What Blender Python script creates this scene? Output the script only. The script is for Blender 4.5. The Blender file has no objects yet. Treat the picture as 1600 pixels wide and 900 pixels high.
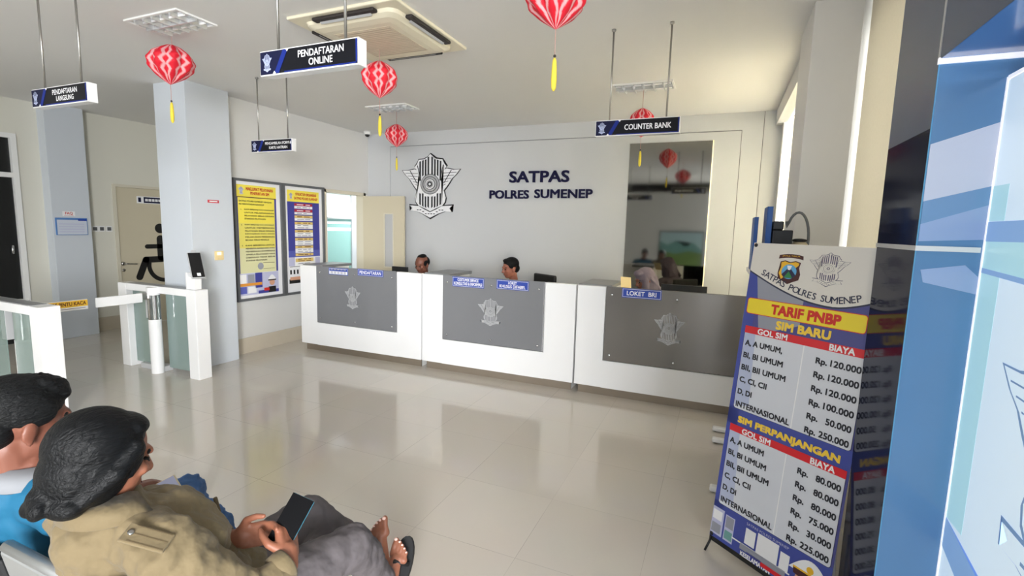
import bpy, bmesh, math, random
from mathutils import Vector, Matrix, Quaternion

random.seed(7)
scene = bpy.context.scene
COL = scene.collection
PI = math.pi

# ------------------------------------------------------------------ camera
CAM_R = Vector((0.92, 0.392, 0.026)); CAM_D = Vector((-0.386, 0.914, -0.123))
yaw, pitch, roll, FPX = 0.3994, 0.1229, 0.0265, 768.28
_f = Vector((-math.sin(yaw)*math.cos(pitch), math.cos(yaw)*math.cos(pitch), -math.sin(pitch)))
_r = Vector((math.cos(yaw), math.sin(yaw), 0)); _u = _r.cross(_f)
_r2 = _r*math.cos(roll) + _u*math.sin(roll); _u2 = -_r*math.sin(roll) + _u*math.cos(roll)
cam = bpy.data.cameras.new('camera'); cam.sensor_width = 36; cam.lens = FPX/1600*36
cam.clip_start = 0.02
co = bpy.data.objects.new('camera', cam); COL.objects.link(co)
co.matrix_world = Matrix(((_r2.x, _u2.x, -_f.x, 0), (_r2.y, _u2.y, -_f.y, 0), (_r2.z, _u2.z, -_f.z, 1.7), (0, 0, 0, 1)))
scene.camera = co

# ------------------------------------------------------------------ world and daylight
scene.view_settings.view_transform = 'Standard'
scene.view_settings.look = 'None'
scene.view_settings.gamma = 1
scene.view_settings.use_curve_mapping = False
scene.view_settings.exposure = 1.25
w = bpy.data.worlds.new('daylight'); scene.world = w; w.use_nodes = True
bg = w.node_tree.nodes['Background']; bg.inputs[0].default_value = (0.93, 0.96, 1.0, 1); bg.inputs[1].default_value = 1.1

def area(name, loc, target, sx, sy, power, col=(1, 1, 1)):
    l = bpy.data.lights.new(name, 'AREA'); l.shape = 'RECTANGLE'; l.size = sx; l.size_y = sy
    l.energy = power; l.color = col
    o = bpy.data.objects.new(name, l); COL.objects.link(o); o.location = loc
    d = (Vector(target)-Vector(loc)).normalized()
    o.rotation_euler = d.to_track_quat('-Z', 'Y').to_euler()
    return o
# daylight through the glass front behind the camera and the two windows on the right, with two added fill lamps
area('fill_front', (-5.3, -2.8, 1.6), (-4.0, 3, 1.2), 5.0, 2.8, 14, (1.0, 0.98, 0.96))  # weak fill lamp, added at the unseen front left
area('daylight_entrance', (5.0, -7.2, 2.6), (-3.0, 3.5, 1.3), 5.0, 4.0, 1450, (0.985, 0.99, 1.0))
area('daylight_window_far', (0.98, 5.5, 1.9), (-3, 5.5, 1.7), 2.4, 2.0, 470, (1.0, 1.0, 1.0))
area('daylight_window_near', (1.20, 3.05, 1.9), (-3, 3.05, 1.7), 1.3, 2.2, 28, (1.0, 0.97, 0.92))
area('fill_office', (-6.2, 8.3, 3.05), (-6.2, 8.3, 0), 1.0, 1.0, 40, (0.97, 1.0, 1.0))  # unseen lamp added under the office ceiling to light that room

# ------------------------------------------------------------------ materials
def s2l(c):
    return tuple(((v/255)/12.92 if v/255 <= 0.04045 else ((v/255+0.055)/1.055)**2.4) for v in c)
MATS = {}
def mat(name, rgb, rough=0.5, metal=0.0, spec=0.5, noise=0.0, nscale=8.0, bump=0.0, bscale=60.0, coat=0.0, trans=0.0, emit=0.0, alpha=1.0, sheen=0.0, sss=0.0):
    m = bpy.data.materials.new(name); m.use_nodes = True
    nt = m.node_tree; b = nt.nodes['Principled BSDF']
    c = s2l(rgb)
    b.inputs['Base Color'].default_value = (*c, 1)
    b.inputs['Roughness'].default_value = rough; b.inputs['Metallic'].default_value = metal
    b.inputs['Specular IOR Level'].default_value = spec
    b.inputs['Coat Weight'].default_value = coat; b.inputs['Coat Roughness'].default_value = 0.05
    b.inputs['Transmission Weight'].default_value = trans
    b.inputs['Sheen Weight'].default_value = sheen
    b.inputs['Alpha'].default_value = alpha
    if sss:
        b.inputs['Subsurface Weight'].default_value = sss; b.inputs['Subsurface Radius'].default_value = (0.012, 0.005, 0.003)
        b.inputs['Subsurface Scale'].default_value = 0.4
    if emit:
        b.inputs['Emission Color'].default_value = (*c, 1); b.inputs['Emission Strength'].default_value = emit
    tc = nt.nodes.new('ShaderNodeTexCoord')
    n = nt.nodes.new('ShaderNodeTexNoise'); n.inputs['Scale'].default_value = nscale; n.inputs['Detail'].default_value = 4
    nt.links.new(tc.outputs['Object'], n.inputs['Vector'])
    mx = nt.nodes.new('ShaderNodeMix'); mx.data_type = 'RGBA'
    k = noise if noise else 0.012
    mx.inputs[6].default_value = (*[v*(1-k) for v in c], 1); mx.inputs[7].default_value = (*[min(1, v*(1+k)) for v in c], 1)
    nt.links.new(n.outputs['Fac'], mx.inputs[0]); nt.links.new(mx.outputs[2], b.inputs['Base Color'])
    if bump:
        n2 = nt.nodes.new('ShaderNodeTexNoise'); n2.inputs['Scale'].default_value = bscale; n2.inputs['Detail'].default_value = 3
        nt.links.new(tc.outputs['Object'], n2.inputs['Vector'])
        bp = nt.nodes.new('ShaderNodeBump'); bp.inputs['Strength'].default_value = bump; bp.inputs['Distance'].default_value = 0.02
        nt.links.new(n2.outputs['Fac'], bp.inputs['Height']); nt.links.new(bp.outputs['Normal'], b.inputs['Normal'])
    MATS[name] = m
    return m

mat('wall_paint', (212, 212, 210), 0.55, noise=0.02, nscale=1.5)
mat('corridor_paint', (222, 220, 208), 0.6, noise=0.02, nscale=1.5)
mat('pillar_paint', (206, 212, 219), 0.55, noise=0.02, nscale=1.5)
mat('pillar_grey', (224, 223, 221), 0.5, noise=0.02, nscale=1.5)
mat('ceiling_paint', (230, 229, 227), 0.7, noise=0.02, nscale=1.0)
mat('cladding', (202, 204, 206), 0.4, noise=0.015, nscale=1.2)
mat('groove', (120, 122, 126), 0.7)
mat('skirting_tile', (196, 186, 168), 0.25, noise=0.04)
mat('cream_door', (205, 196, 172), 0.42, noise=0.03, nscale=3)
mat('cream_frame', (214, 208, 190), 0.45)
mat('dark_door', (32, 33, 33), 0.25, noise=0.1)
mat('chrome', (200, 200, 200), 0.15, 1.0)
mat('steel', (170, 168, 164), 0.3, 1.0)
mat('toe_steel', (150, 138, 124), 0.35, 0.7, noise=0.08, nscale=4)
mat('white_gloss', (238, 238, 238), 0.25, coat=0.3)
mat('white_matte', (236, 236, 234), 0.5)
mat('grey_panel', (118, 119, 122), 0.28, spec=0.35, coat=0.12, noise=0.03, nscale=2)
mat('grey_panel_glossy', (124, 120, 116), 0.22, 0.35, coat=0.25, noise=0.03, nscale=2)
mat('grey_top', (128, 130, 132), 0.35)
mat('grey_frame', (104, 106, 108), 0.35, 0.3)
mat('grey_light', (186, 187, 188), 0.4)
mat('etch', (172, 173, 175), 0.45)
mat('navy_letter', (18, 16, 58), 0.55, spec=0.2)
mat('black', (16, 16, 18), 0.4)
mat('black_gloss', (10, 10, 12), 0.08, coat=0.5)
mat('sign_black', (14, 15, 22), 0.5, spec=0.2)
mat('sign_blue', (24, 44, 128), 0.5, spec=0.2)
mat('sign_navy', (18, 22, 56), 0.5, spec=0.2)
mat('white_print', (240, 240, 242), 0.4)
mat('emblem_white', (240, 240, 242), 0.4)
mat('emblem_black', (22, 22, 28), 0.4)
mat('emblem_grey', (176, 176, 178), 0.4)
mat('pale_blue', (190, 200, 232), 0.4)
mat('plate_blue', (28, 62, 160), 0.35)
mat('lantern_string', (196, 150, 140), 0.8)
mat('tassel_yellow', (236, 214, 70), 0.7, bump=0.3, bscale=200)
mat('ac_cream', (232, 224, 200), 0.45)
mat('ac_grille', (196, 182, 160), 0.6)
mat('ac_grille2', (206, 193, 171), 0.6)
mat('ac_dark', (46, 40, 38), 0.6)
mat('reflector', (225, 226, 228), 0.18, 0.85)
mat('tube_glass', (245, 245, 245), 0.3)
mat('louver', (205, 207, 208), 0.3, 0.5)
mat('tinted_mirror', (150, 149, 144), 0.05, 1.0)
mat('lit_edge', (255, 236, 190), 0.5, emit=0.4)
mat('p_yellow', (242, 226, 84), 0.4)
mat('p_yellow2', (228, 216, 104), 0.4)
mat('p_pale', (216, 214, 168), 0.4)
mat('p_blue', (58, 62, 150), 0.4)
mat('p_blue2', (84, 92, 176), 0.4)
mat('p_red', (200, 40, 30), 0.4)
mat('p_crimson', (178, 22, 52), 0.4)
mat('p_gold', (228, 200, 120), 0.4)
mat('p_ink', (58, 52, 30), 0.5)
mat('p_black', (24, 24, 26), 0.5)
mat('p_grey', (150, 152, 164), 0.4)
mat('p_lilac', (190, 192, 220), 0.4)
mat('p_skin', (214, 160, 130), 0.5)
mat('p_orange', (226, 150, 50), 0.4)
mat('b_blue', (60, 74, 156), 0.32)
mat('b_indigo', (70, 72, 138), 0.32)
mat('b_box', (214, 217, 225), 0.32)
mat('b_box_shade', (180, 188, 214), 0.32)
mat('b_cream', (222, 217, 208), 0.32)
mat('b_red', (216, 26, 40), 0.32)
mat('b_yellow', (238, 214, 44), 0.32)
mat('b_text_yellow', (246, 208, 66), 0.32)
mat('b_text_red', (206, 34, 24), 0.32)
mat('b_text', (24, 26, 40), 0.4)
mat('b_line', (40, 44, 70), 0.4)
mat('b_violet', (84, 78, 104), 0.4)
mat('c_maroon', (70, 26, 28), 0.4)
mat('c_gold', (240, 186, 40), 0.4)
mat('c_sky', (96, 170, 216), 0.4)
mat('c_green', (40, 130, 70), 0.4)
mat('c_navy', (30, 32, 70), 0.4)
mat('booth_black', (26, 31, 54), 0.09, spec=0.22).node_tree.nodes['Principled BSDF'].inputs['IOR'].default_value = 1.22
mat('booth_slate', (76, 88, 112), 0.3, spec=0.2)
mat('booth_blue', (96, 142, 190), 0.16, coat=0.2, noise=0.08, nscale=3)
mat('booth_soffit', (70, 120, 190), 0.2, coat=0.4)
mat('booth_lilac', (214, 220, 240), 0.18, coat=0.4, noise=0.05, nscale=4)
mat('booth_band', (118, 160, 206), 0.18, coat=0.4)
mat('booth_band_pale', (160, 184, 226), 0.18, coat=0.4)
mat('light_print', (208, 226, 240), 0.3, emit=0.2)
mat('light_print_aqua', (172, 214, 224), 0.3, emit=0.19)
mat('light_print_blue', (132, 168, 214), 0.3, emit=0.17)
mat('light_line', (112, 144, 184), 0.4, emit=0.16)
mat('led_strip', (250, 250, 255), 0.4, emit=0.22)
mat('glass_green', (150, 172, 166), 0.05, spec=0.5, alpha=0.55)
mat('glass_clear', (215, 228, 226), 0.04, spec=0.5, alpha=0.25)
mat('film_teal', (150, 196, 190), 0.3)
mat('film_white', (240, 250, 250), 0.3, emit=0.2)
mat('screen', (6, 6, 8), 0.45, spec=0.06)
mat('phone_teal', (70, 150, 176), 0.2, 0.3)
mat('hair_black', (8, 9, 11), 0.5, spec=0.22, bump=0.08, bscale=120)
mat('hair_short', (12, 13, 14), 0.55, spec=0.2, bump=0.22, bscale=160)
mat('skin_tan', (142, 90, 68), 0.5, noise=0.06, nscale=20, sss=0.08)
mat('skin_dark', (118, 72, 56), 0.5, noise=0.06, nscale=20, sss=0.08)
mat('skin_brown', (150, 92, 72), 0.5, noise=0.06, nscale=20)
mat('nail', (232, 196, 184), 0.3)
mat('khaki', (108, 94, 67), 0.85, noise=0.08, nscale=14, bump=0.55, bscale=16, sheen=0.1)
mat('khaki_dark', (92, 78, 54), 0.85)
mat('trouser_grey', (90, 84, 86), 0.85, noise=0.06, nscale=12, bump=0.5, bscale=12)
mat('jeans', (62, 96, 142), 0.85, noise=0.35, nscale=22, bump=0.6, bscale=20)
mat('shirt_blue', (0, 84, 116), 0.75, noise=0.08, nscale=10, bump=0.4, bscale=10)
mat('yoke_grey', (122, 124, 128), 0.75)
mat('uniform', (196, 186, 160), 0.8, noise=0.05, bump=0.3, bscale=14)
mat('dark_shirt', (60, 52, 50), 0.8)
mat('hijab', (108, 98, 108), 0.8, noise=0.06, bump=0.5, bscale=14)
mat('bench_grey', (160, 162, 162), 0.35, 0.6)
mat('bench_black', (22, 23, 25), 0.6)
mat('binder_blue', (22, 84, 160), 0.4)
mat('cream_plastic', (206, 192, 160), 0.5)
mat('switch_cream', (236, 214, 160), 0.4)
mat('label_red', (206, 60, 70), 0.4)
mat('board_paper', (205, 212, 226), 0.5)
mat('board_blue', (84, 130, 190), 0.5)
mat('sticker_yellow', (240, 190, 50), 0.4)
mat('ink_brown', (110, 56, 16), 0.5)
mat('terminal_black', (14, 14, 17), 0.15, coat=0.3)
mat('field_green', (110, 140, 74), 0.5, noise=0.2, nscale=4)
mat('hill_teal', (110, 160, 156), 0.5, noise=0.15, nscale=4)
mat('sky_print', (170, 200, 206), 0.5)
mat('office_wall', (196, 200, 204), 0.6)

def comb(name, scale, strength, tilt):
    # hair: strands drawn out along the combing direction
    nt = MATS[name].node_tree; b = nt.nodes['Principled BSDF']
    tc = nt.nodes.new('ShaderNodeTexCoord'); mp = nt.nodes.new('ShaderNodeMapping')
    mp.inputs['Rotation'].default_value = (tilt, 0, 0); mp.inputs['Scale'].default_value = scale
    n = nt.nodes.new('ShaderNodeTexNoise'); n.inputs['Scale'].default_value = 1.0; n.inputs['Detail'].default_value = 5; n.inputs['Distortion'].default_value = 0.6
    bp = nt.nodes.new('ShaderNodeBump'); bp.inputs['Strength'].default_value = strength; bp.inputs['Distance'].default_value = 0.01
    nt.links.new(tc.outputs['Object'], mp.inputs['Vector']); nt.links.new(mp.outputs[0], n.inputs['Vector']); nt.links.new(n.outputs['Fac'], bp.inputs['Height']); nt.links.new(bp.outputs['Normal'], b.inputs['Normal'])
comb('hair_black', (150, 14, 110), 0.55, 0.45); comb('hair_short', (190, 40, 150), 0.6, 0.2)

def two_tone_blind():
    m = bpy.data.materials.new('blind'); m.use_nodes = True
    nt = m.node_tree; nt.nodes.clear()
    out = nt.nodes.new('ShaderNodeOutputMaterial'); d = nt.nodes.new('ShaderNodeBsdfDiffuse'); t = nt.nodes.new('ShaderNodeBsdfTranslucent'); mx = nt.nodes.new('ShaderNodeMixShader')
    tc = nt.nodes.new('ShaderNodeTexCoord'); n = nt.nodes.new('ShaderNodeTexNoise'); n.inputs['Scale'].default_value = 60
    cr = nt.nodes.new('ShaderNodeMix'); cr.data_type = 'RGBA'
    cr.inputs[6].default_value = (0.72, 0.68, 0.58, 1); cr.inputs[7].default_value = (0.78, 0.74, 0.64, 1)
    nt.links.new(tc.outputs['Object'], n.inputs['Vector']); nt.links.new(n.outputs['Fac'], cr.inputs[0])
    nt.links.new(cr.outputs[2], d.inputs[0]); nt.links.new(cr.outputs[2], t.inputs[0])
    mx.inputs[0].default_value = 0.35
    nt.links.new(d.outputs[0], mx.inputs[1]); nt.links.new(t.outputs[0], mx.inputs[2]); nt.links.new(mx.outputs[0], out.inputs[0])
    MATS['blind'] = m
two_tone_blind()

def floor_material():
    m = bpy.data.materials.new('floor_tile'); m.use_nodes = True
    nt = m.node_tree; b = nt.nodes['Principled BSDF']
    tc = nt.nodes.new('ShaderNodeTexCoord'); sep = nt.nodes.new('ShaderNodeSeparateXYZ')
    nt.links.new(tc.outputs['Object'], sep.inputs[0])
    T = 0.6135
    def joint(axis, off, wd):
        a = nt.nodes.new('ShaderNodeMath'); a.operation = 'ADD'; a.inputs[1].default_value = off
        nt.links.new(sep.outputs[axis], a.inputs[0])
        d = nt.nodes.new('ShaderNodeMath'); d.operation = 'DIVIDE'; d.inputs[1].default_value = T
        nt.links.new(a.outputs[0], d.inputs[0])
        p = nt.nodes.new('ShaderNodeMath'); p.operation = 'PINGPONG'; p.inputs[1].default_value = 0.5
        nt.links.new(d.outputs[0], p.inputs[0])
        l = nt.nodes.new('ShaderNodeMath'); l.operation = 'LESS_THAN'; l.inputs[1].default_value = wd/T
        nt.links.new(p.outputs[0], l.inputs[0])
        fl = nt.nodes.new('ShaderNodeMath'); fl.operation = 'FLOOR'; nt.links.new(d.outputs[0], fl.inputs[0])
        return l, fl
    jx, ix = joint(0, 1.076 + 10*T, 0.0012); jy, iy = joint(1, -2.572 + 10*T, 0.0012)
    mxj = nt.nodes.new('ShaderNodeMath'); mxj.operation = 'MAXIMUM'
    nt.links.new(jx.outputs[0], mxj.inputs[0]); nt.links.new(jy.outputs[0], mxj.inputs[1])
    cmb = nt.nodes.new('ShaderNodeCombineXYZ'); nt.links.new(ix.outputs[0], cmb.inputs[0]); nt.links.new(iy.outputs[0], cmb.inputs[1])
    wn = nt.nodes.new('ShaderNodeTexWhiteNoise'); nt.links.new(cmb.outputs[0], wn.inputs['Vector'])
    tone = nt.nodes.new('ShaderNodeMix'); tone.data_type = 'RGBA'
    tone.inputs[6].default_value = (*s2l((205, 198, 187)), 1); tone.inputs[7].default_value = (*s2l((210, 203, 192)), 1)
    nt.links.new(wn.outputs['Value'], tone.inputs[0])
    ns = nt.nodes.new('ShaderNodeTexNoise'); ns.inputs['Scale'].default_value = 2.2; ns.inputs['Detail'].default_value = 5
    nt.links.new(tc.outputs['Object'], ns.inputs['Vector'])
    t2 = nt.nodes.new('ShaderNodeMix'); t2.data_type = 'RGBA'; t2.blend_type = 'MULTIPLY'; t2.inputs[0].default_value = 0.06
    nt.links.new(tone.outputs[2], t2.inputs[6]); nt.links.new(ns.outputs['Color'], t2.inputs[7])
    # the grout is dirty only in places
    ns2 = nt.nodes.new('ShaderNodeTexNoise'); ns2.inputs['Scale'].default_value = 1.3; ns2.inputs['Detail'].default_value = 2
    nt.links.new(tc.outputs['Object'], ns2.inputs['Vector'])
    mr = nt.nodes.new('ShaderNodeMapRange'); mr.inputs[1].default_value = 0.4; mr.inputs[2].default_value = 0.65; mr.inputs[3].default_value = 0.15; mr.inputs[4].default_value = 0.6
    nt.links.new(ns2.outputs['Fac'], mr.inputs[0])
    jf = nt.nodes.new('ShaderNodeMath'); jf.operation = 'MULTIPLY'
    nt.links.new(mxj.outputs[0], jf.inputs[0]); nt.links.new(mr.outputs[0], jf.inputs[1])
    fin = nt.nodes.new('ShaderNodeMix'); fin.data_type = 'RGBA'; fin.inputs[7].default_value = (*s2l((96, 88, 76)), 1)
    nt.links.new(jf.outputs[0], fin.inputs[0]); nt.links.new(t2.outputs[2], fin.inputs[6])
    nt.links.new(fin.outputs[2], b.inputs['Base Color'])
    b.inputs['Roughness'].default_value = 0.13; b.inputs['Specular IOR Level'].default_value = 0.5
    b.inputs['Coat Weight'].default_value = 0.25; b.inputs['Coat Roughness'].default_value = 0.04
    MATS['floor_tile'] = m
floor_material()

def lantern_material():
    m = bpy.data.materials.new('lantern_paper'); m.use_nodes = True
    nt = m.node_tree; b = nt.nodes['Principled BSDF']; b.inputs['Roughness'].default_value = 0.7
    at = nt.nodes.new('ShaderNodeAttribute'); at.attribute_name = 'pattern'
    mx = nt.nodes.new('ShaderNodeMix'); mx.data_type = 'RGBA'
    mx.inputs[6].default_value = (*s2l((222, 18, 44)), 1); mx.inputs[7].default_value = (*s2l((240, 176, 180)), 1)
    nt.links.new(at.outputs['Fac'], mx.inputs[0]); nt.links.new(mx.outputs[2], b.inputs['Base Color'])
    b.inputs['Subsurface Weight'].default_value = 0.0
    MATS['lantern_paper'] = m
lantern_material()

# ------------------------------------------------------------------ mesh helpers
def V(*a): return Vector(a[0]) if len(a) == 1 else Vector(a)
def tag(o, label, cat, group=None):
    o['label'] = label; o['category'] = cat
    if group: o['group'] = group
    return o
def thing(name, label, cat, loc=(0, 0, 0), group=None):
    o = bpy.data.objects.new(name, None); COL.objects.link(o); o.location = loc; o.empty_display_size = 0.1
    return tag(o, label, cat, group)
def world_off(o):
    p = Vector((0, 0, 0))
    while o: p += o.location; o = o.parent
    return p
def place(name, me, parent=None, base=True):
    o = bpy.data.objects.new(name, me); COL.objects.link(o)
    if parent is not None:
        me.transform(Matrix.Translation(-world_off(parent))); o.parent = parent
    elif base:
        xs = [v.co for v in me.vertices]
        c = V(sum((min(p.x for p in xs), max(p.x for p in xs)))/2, sum((min(p.y for p in xs), max(p.y for p in xs)))/2, min(p.z for p in xs))
        me.transform(Matrix.Translation(-c)); o.location = c
    return o

class MB:
    def __init__(self): self.bm = bmesh.new(); self.mats = []; self.i = 0
    def m(self, name):
        if name not in self.mats: self.mats.append(name)
        self.i = self.mats.index(name); return self
    def _n(self): return len(self.bm.faces)
    def _set(self, n, smooth=False):
        for f in list(self.bm.faces)[n:]:
            f.material_index = self.i; f.smooth = smooth
    def box(self, lo, hi, bevel=0.0, seg=2):
        c = (Vector(lo)+Vector(hi))/2; h = (Vector(hi)-Vector(lo))/2
        return self.obox(c, (V(1, 0, 0), V(0, 1, 0), V(0, 0, 1)), h, bevel, seg)
    def obox(self, c, ax, h, bevel=0.0, seg=2):
        n = self._n(); c = Vector(c)
        vs = [self.bm.verts.new(c + ax[0]*h[0]*x + ax[1]*h[1]*y + ax[2]*h[2]*z) for x in (-1, 1) for y in (-1, 1) for z in (-1, 1)]
        fs = [self.bm.faces.new([vs[k] for k in q]) for q in ((0, 1, 3, 2), (4, 6, 7, 5), (0, 4, 5, 1), (2, 3, 7, 6), (0, 2, 6, 4), (1, 5, 7, 3))]
        if bevel:
            es = list({e for f in fs for e in f.edges})
            bmesh.ops.bevel(self.bm, geom=es, offset=bevel, segments=seg, affect='EDGES', profile=0.5)
        self._set(n, False); return self
    def poly(self, pts, O, R, U, depth=0.002, off=0.0):
        """outline pts (u,v) in the frame O,R,U extruded along N = R x U from off to off+depth"""
        n = self._n(); O, R, U = Vector(O), Vector(R), Vector(U); N = R.cross(U).normalized()
        if sum(a[0]*b[1]-b[0]*a[1] for a, b in zip(pts, list(pts[1:])+[pts[0]])) < 0: pts = list(reversed(pts))
        a = [self.bm.verts.new(O+R*p[0]+U*p[1]+N*(off+depth)) for p in pts]
        f = self.bm.faces.new(a); fl = [f]
        if depth > 0:
            b = [self.bm.verts.new(O+R*p[0]+U*p[1]+N*off) for p in pts]
            for k in range(len(pts)):
                j = (k+1) % len(pts); self.bm.faces.new((b[k], b[j], a[j], a[k]))
            fl.append(self.bm.faces.new(list(reversed(b))))
        if len(pts) > 4: bmesh.ops.triangulate(self.bm, faces=fl)
        self._set(n); return self
    def rect(self, u0, u1, v0, v1, O, R, U, depth=0.001, off=0.0):
        return self.poly([(u0, v0), (u1, v0), (u1, v1), (u0, v1)], O, R, U, depth, off)
    def ring(self, c, r0, r1, O, R, U, depth=0.002, off=0.0, n=36, sx=1.0, a0=0, a1=2*PI):
        O, R, U = Vector(O), Vector(R), Vector(U)
        for k in range(n):
            a, b = a0+(a1-a0)*k/n, a0+(a1-a0)*(k+1)/n
            p = lambda r, t: (c[0]+math.cos(t)*r*sx, c[1]+math.sin(t)*r)
            if r0 <= 0: self.poly([c, p(r1, a), p(r1, b)], O, R, U, depth, off)
            else: self.poly([p(r0, a), p(r1, a), p(r1, b), p(r0, b)], O, R, U, depth, off)
        return self
    def cone(self, p0, p1, r0, r1, n=16, smooth=True):
        k0 = self._n(); p0, p1 = Vector(p0), Vector(p1); d = (p1-p0).normalized()
        a = d.orthogonal().normalized(); b = d.cross(a)
        A = [self.bm.verts.new(p0+(a*math.cos(2*PI*k/n)+b*math.sin(2*PI*k/n))*r0) for k in range(n)]
        B = [self.bm.verts.new(p1+(a*math.cos(2*PI*k/n)+b*math.sin(2*PI*k/n))*r1) for k in range(n)]
        for k in range(n): self.bm.faces.new((A[k], A[(k+1) % n], B[(k+1) % n], B[k]))
        self._set(k0, smooth); k1 = self._n()
        self.bm.faces.new(list(reversed(A))); self.bm.faces.new(B); self._set(k1); return self
    def cyl(self, p0, p1, r, n=16): return self.cone(p0, p1, r, r, n)
    def tube(self, pts, r, n=8, closed=False):
        k0 = self._n(); pts = [Vector(p) for p in pts]; rings = []; prev = None
        for i, p in enumerate(pts):
            t = (pts[min(i+1, len(pts)-1)]-pts[max(i-1, 0)]).normalized()
            a = t.orthogonal().normalized() if prev is None else (prev-t*prev.dot(t)).normalized()
            prev = a; b = t.cross(a); rr = r[i] if isinstance(r, (list, tuple)) else r
            rings.append([self.bm.verts.new(p+(a*math.cos(2*PI*k/n)+b*math.sin(2*PI*k/n))*rr) for k in range(n)])
        for A, B in zip(rings, rings[1:]):
            for k in range(n): self.bm.faces.new((A[k], A[(k+1) % n], B[(k+1) % n], B[k]))
        self.bm.faces.new(list(reversed(rings[0]))); self.bm.faces.new(rings[-1])
        self._set(k0, True); return self
    def lathe(self, prof, origin, n=24, axis=V(0, 0, 1)):
        k0 = self._n(); o = Vector(origin); ax = axis.normalized(); a = ax.orthogonal().normalized(); b = ax.cross(a); rings = []
        for r, z in prof:
            rings.append([self.bm.verts.new(o+ax*z+(a*math.cos(2*PI*k/n)+b*math.sin(2*PI*k/n))*max(r, 1e-4)) for k in range(n)])
        for A, B in zip(rings, rings[1:]):
            for k in range(n): self.bm.faces.new((A[k], A[(k+1) % n], B[(k+1) % n], B[k]))
        self.bm.faces.new(list(reversed(rings[0]))); self.bm.faces.new(rings[-1])
        self._set(k0, True); return self
    def ell(self, c, r, rot=None, sub=3):
        k0 = self._n(); q = rot.to_matrix().to_4x4() if rot is not None else Matrix.Identity(4)
        M = Matrix.Translation(Vector(c)) @ q @ Matrix.Diagonal((*r, 1))
        bmesh.ops.create_icosphere(self.bm, subdivisions=sub, radius=1, matrix=M); self._set(k0, True); return self
    def cap(self, p0, p1, r0, r1, n=14):
        """closed tapered capsule"""
        self.cone(p0, p1, r0, r1, n); self.ell(p0, (r0,)*3, None, 2); self.ell(p1, (r1,)*3, None, 2); return self
    def text(self, body, O, R, U, cu, cv, w=None, h=None, depth=0.001, off=0.0, bold=0.012, sp=1.0):
        """lettering centred on (cu,cv), fitted to height h and, if given, width w"""
        cd = bpy.data.curves.new('t', 'FONT'); cd.body = body; cd.resolution_u = 3; cd.space_character = sp
        to = bpy.data.objects.new('t', cd); COL.objects.link(to); bpy.context.view_layer.update()
        me = bpy.data.meshes.new_from_object(to.evaluated_get(bpy.context.evaluated_depsgraph_get()))
        bpy.data.objects.remove(to); bpy.data.curves.remove(cd)
        if not me.vertices: return self
        xs = [v.co.x for v in me.vertices]; ys = [v.co.y for v in me.vertices]
        x0, x1, y0, y1 = min(xs), max(xs), min(ys), max(ys)
        sy = h/(y1-y0); sx = w/(x1-x0) if w else sy
        O, R, U = Vector(O), Vector(R), Vector(U); N = R.cross(U).normalized()
        k0 = self._n()
        for v in me.vertices:
            x, y = v.co.x, v.co.y
            v.co = O+R*(cu+(x-(x0+x1)/2)*sx)+U*(cv+(y-(y0+y1)/2)*sy)+N*(off+depth)
        tb = bmesh.new(); tb.from_mesh(me); bpy.data.meshes.remove(me)
        if depth > 0.003:
            r = bmesh.ops.extrude_face_region(tb, geom=list(tb.faces))
            bmesh.ops.translate(tb, verts=[g for g in r['geom'] if isinstance(g, bmesh.types.BMVert)], vec=-N*depth)
        m2 = bpy.data.meshes.new('t'); tb.to_mesh(m2); tb.free()
        b = h*bold*2.2; last = V(0, 0, 0); lift = 0.0
        for du, dv in ([(-b, -b), (b, -b), (b, b), (-b, b)] if bold else [(0, 0)]):
            mv = R*du+U*dv+N*lift; lift += 0.00012; m2.transform(Matrix.Translation(mv-last)); last = mv; self.bm.from_mesh(m2)
        bpy.data.meshes.remove(m2)
        self._set(k0); return self
    def mesh(self, name, default=None, fix=True):
        if fix: bmesh.ops.recalc_face_normals(self.bm, faces=list(self.bm.faces))
        me = bpy.data.meshes.new(name); self.bm.to_mesh(me); self.bm.free()
        for k in (self.mats or [default]): me.materials.append(MATS[k])
        return me
    def build(self, name, default=None, parent=None, kind=None, base=True, fix=True):
        o = place(name, self.mesh(name, default, fix), parent, base)
        if kind: o['kind'] = kind
        return o

def B(lo, hi, bevel=0.0, seg=2): return MB().box(lo, hi, bevel, seg)
def struct(name, mb, default): return mb.build(name, default, None, 'structure')

def blob(name, prims, voxel, material, parent=None, smooth=5, fold=None):
    """one continuous skin over overlapping tapered limbs and ellipsoids"""
    mb = MB()
    for p in prims:
        if p[0] == 'c': mb.cap(*p[1:])
        elif p[0] == 'e': mb.ell(*p[1:])
        elif p[0] == 'b': mb.obox(*p[1:])
    me = bpy.data.meshes.new('raw'); mb.bm.to_mesh(me); mb.bm.free()
    o = bpy.data.objects.new('raw', me); COL.objects.link(o)
    r = o.modifiers.new('r', 'REMESH'); r.mode = 'VOXEL'; r.voxel_size = voxel
    s = o.modifiers.new('s', 'SMOOTH'); s.factor = 0.5; s.iterations = smooth
    for size, strength in (fold or ()):     # cloth folds
        tx = bpy.data.textures.new('folds', 'CLOUDS'); tx.noise_scale = size; tx.noise_depth = 1
        d = o.modifiers.new('d', 'DISPLACE'); d.texture = tx; d.strength = strength; d.mid_level = 0.5; d.texture_coords = 'LOCAL'
    bpy.context.view_layer.update()
    out = bpy.data.meshes.new_from_object(o.evaluated_get(bpy.context.evaluated_depsgraph_get()))
    bpy.data.objects.remove(o); bpy.data.meshes.remove(me)
    out.name = name; out.materials.clear(); out.materials.append(MATS[material])
    for p in out.polygons: p.use_smooth = True
    return place(name, out, parent)

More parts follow.
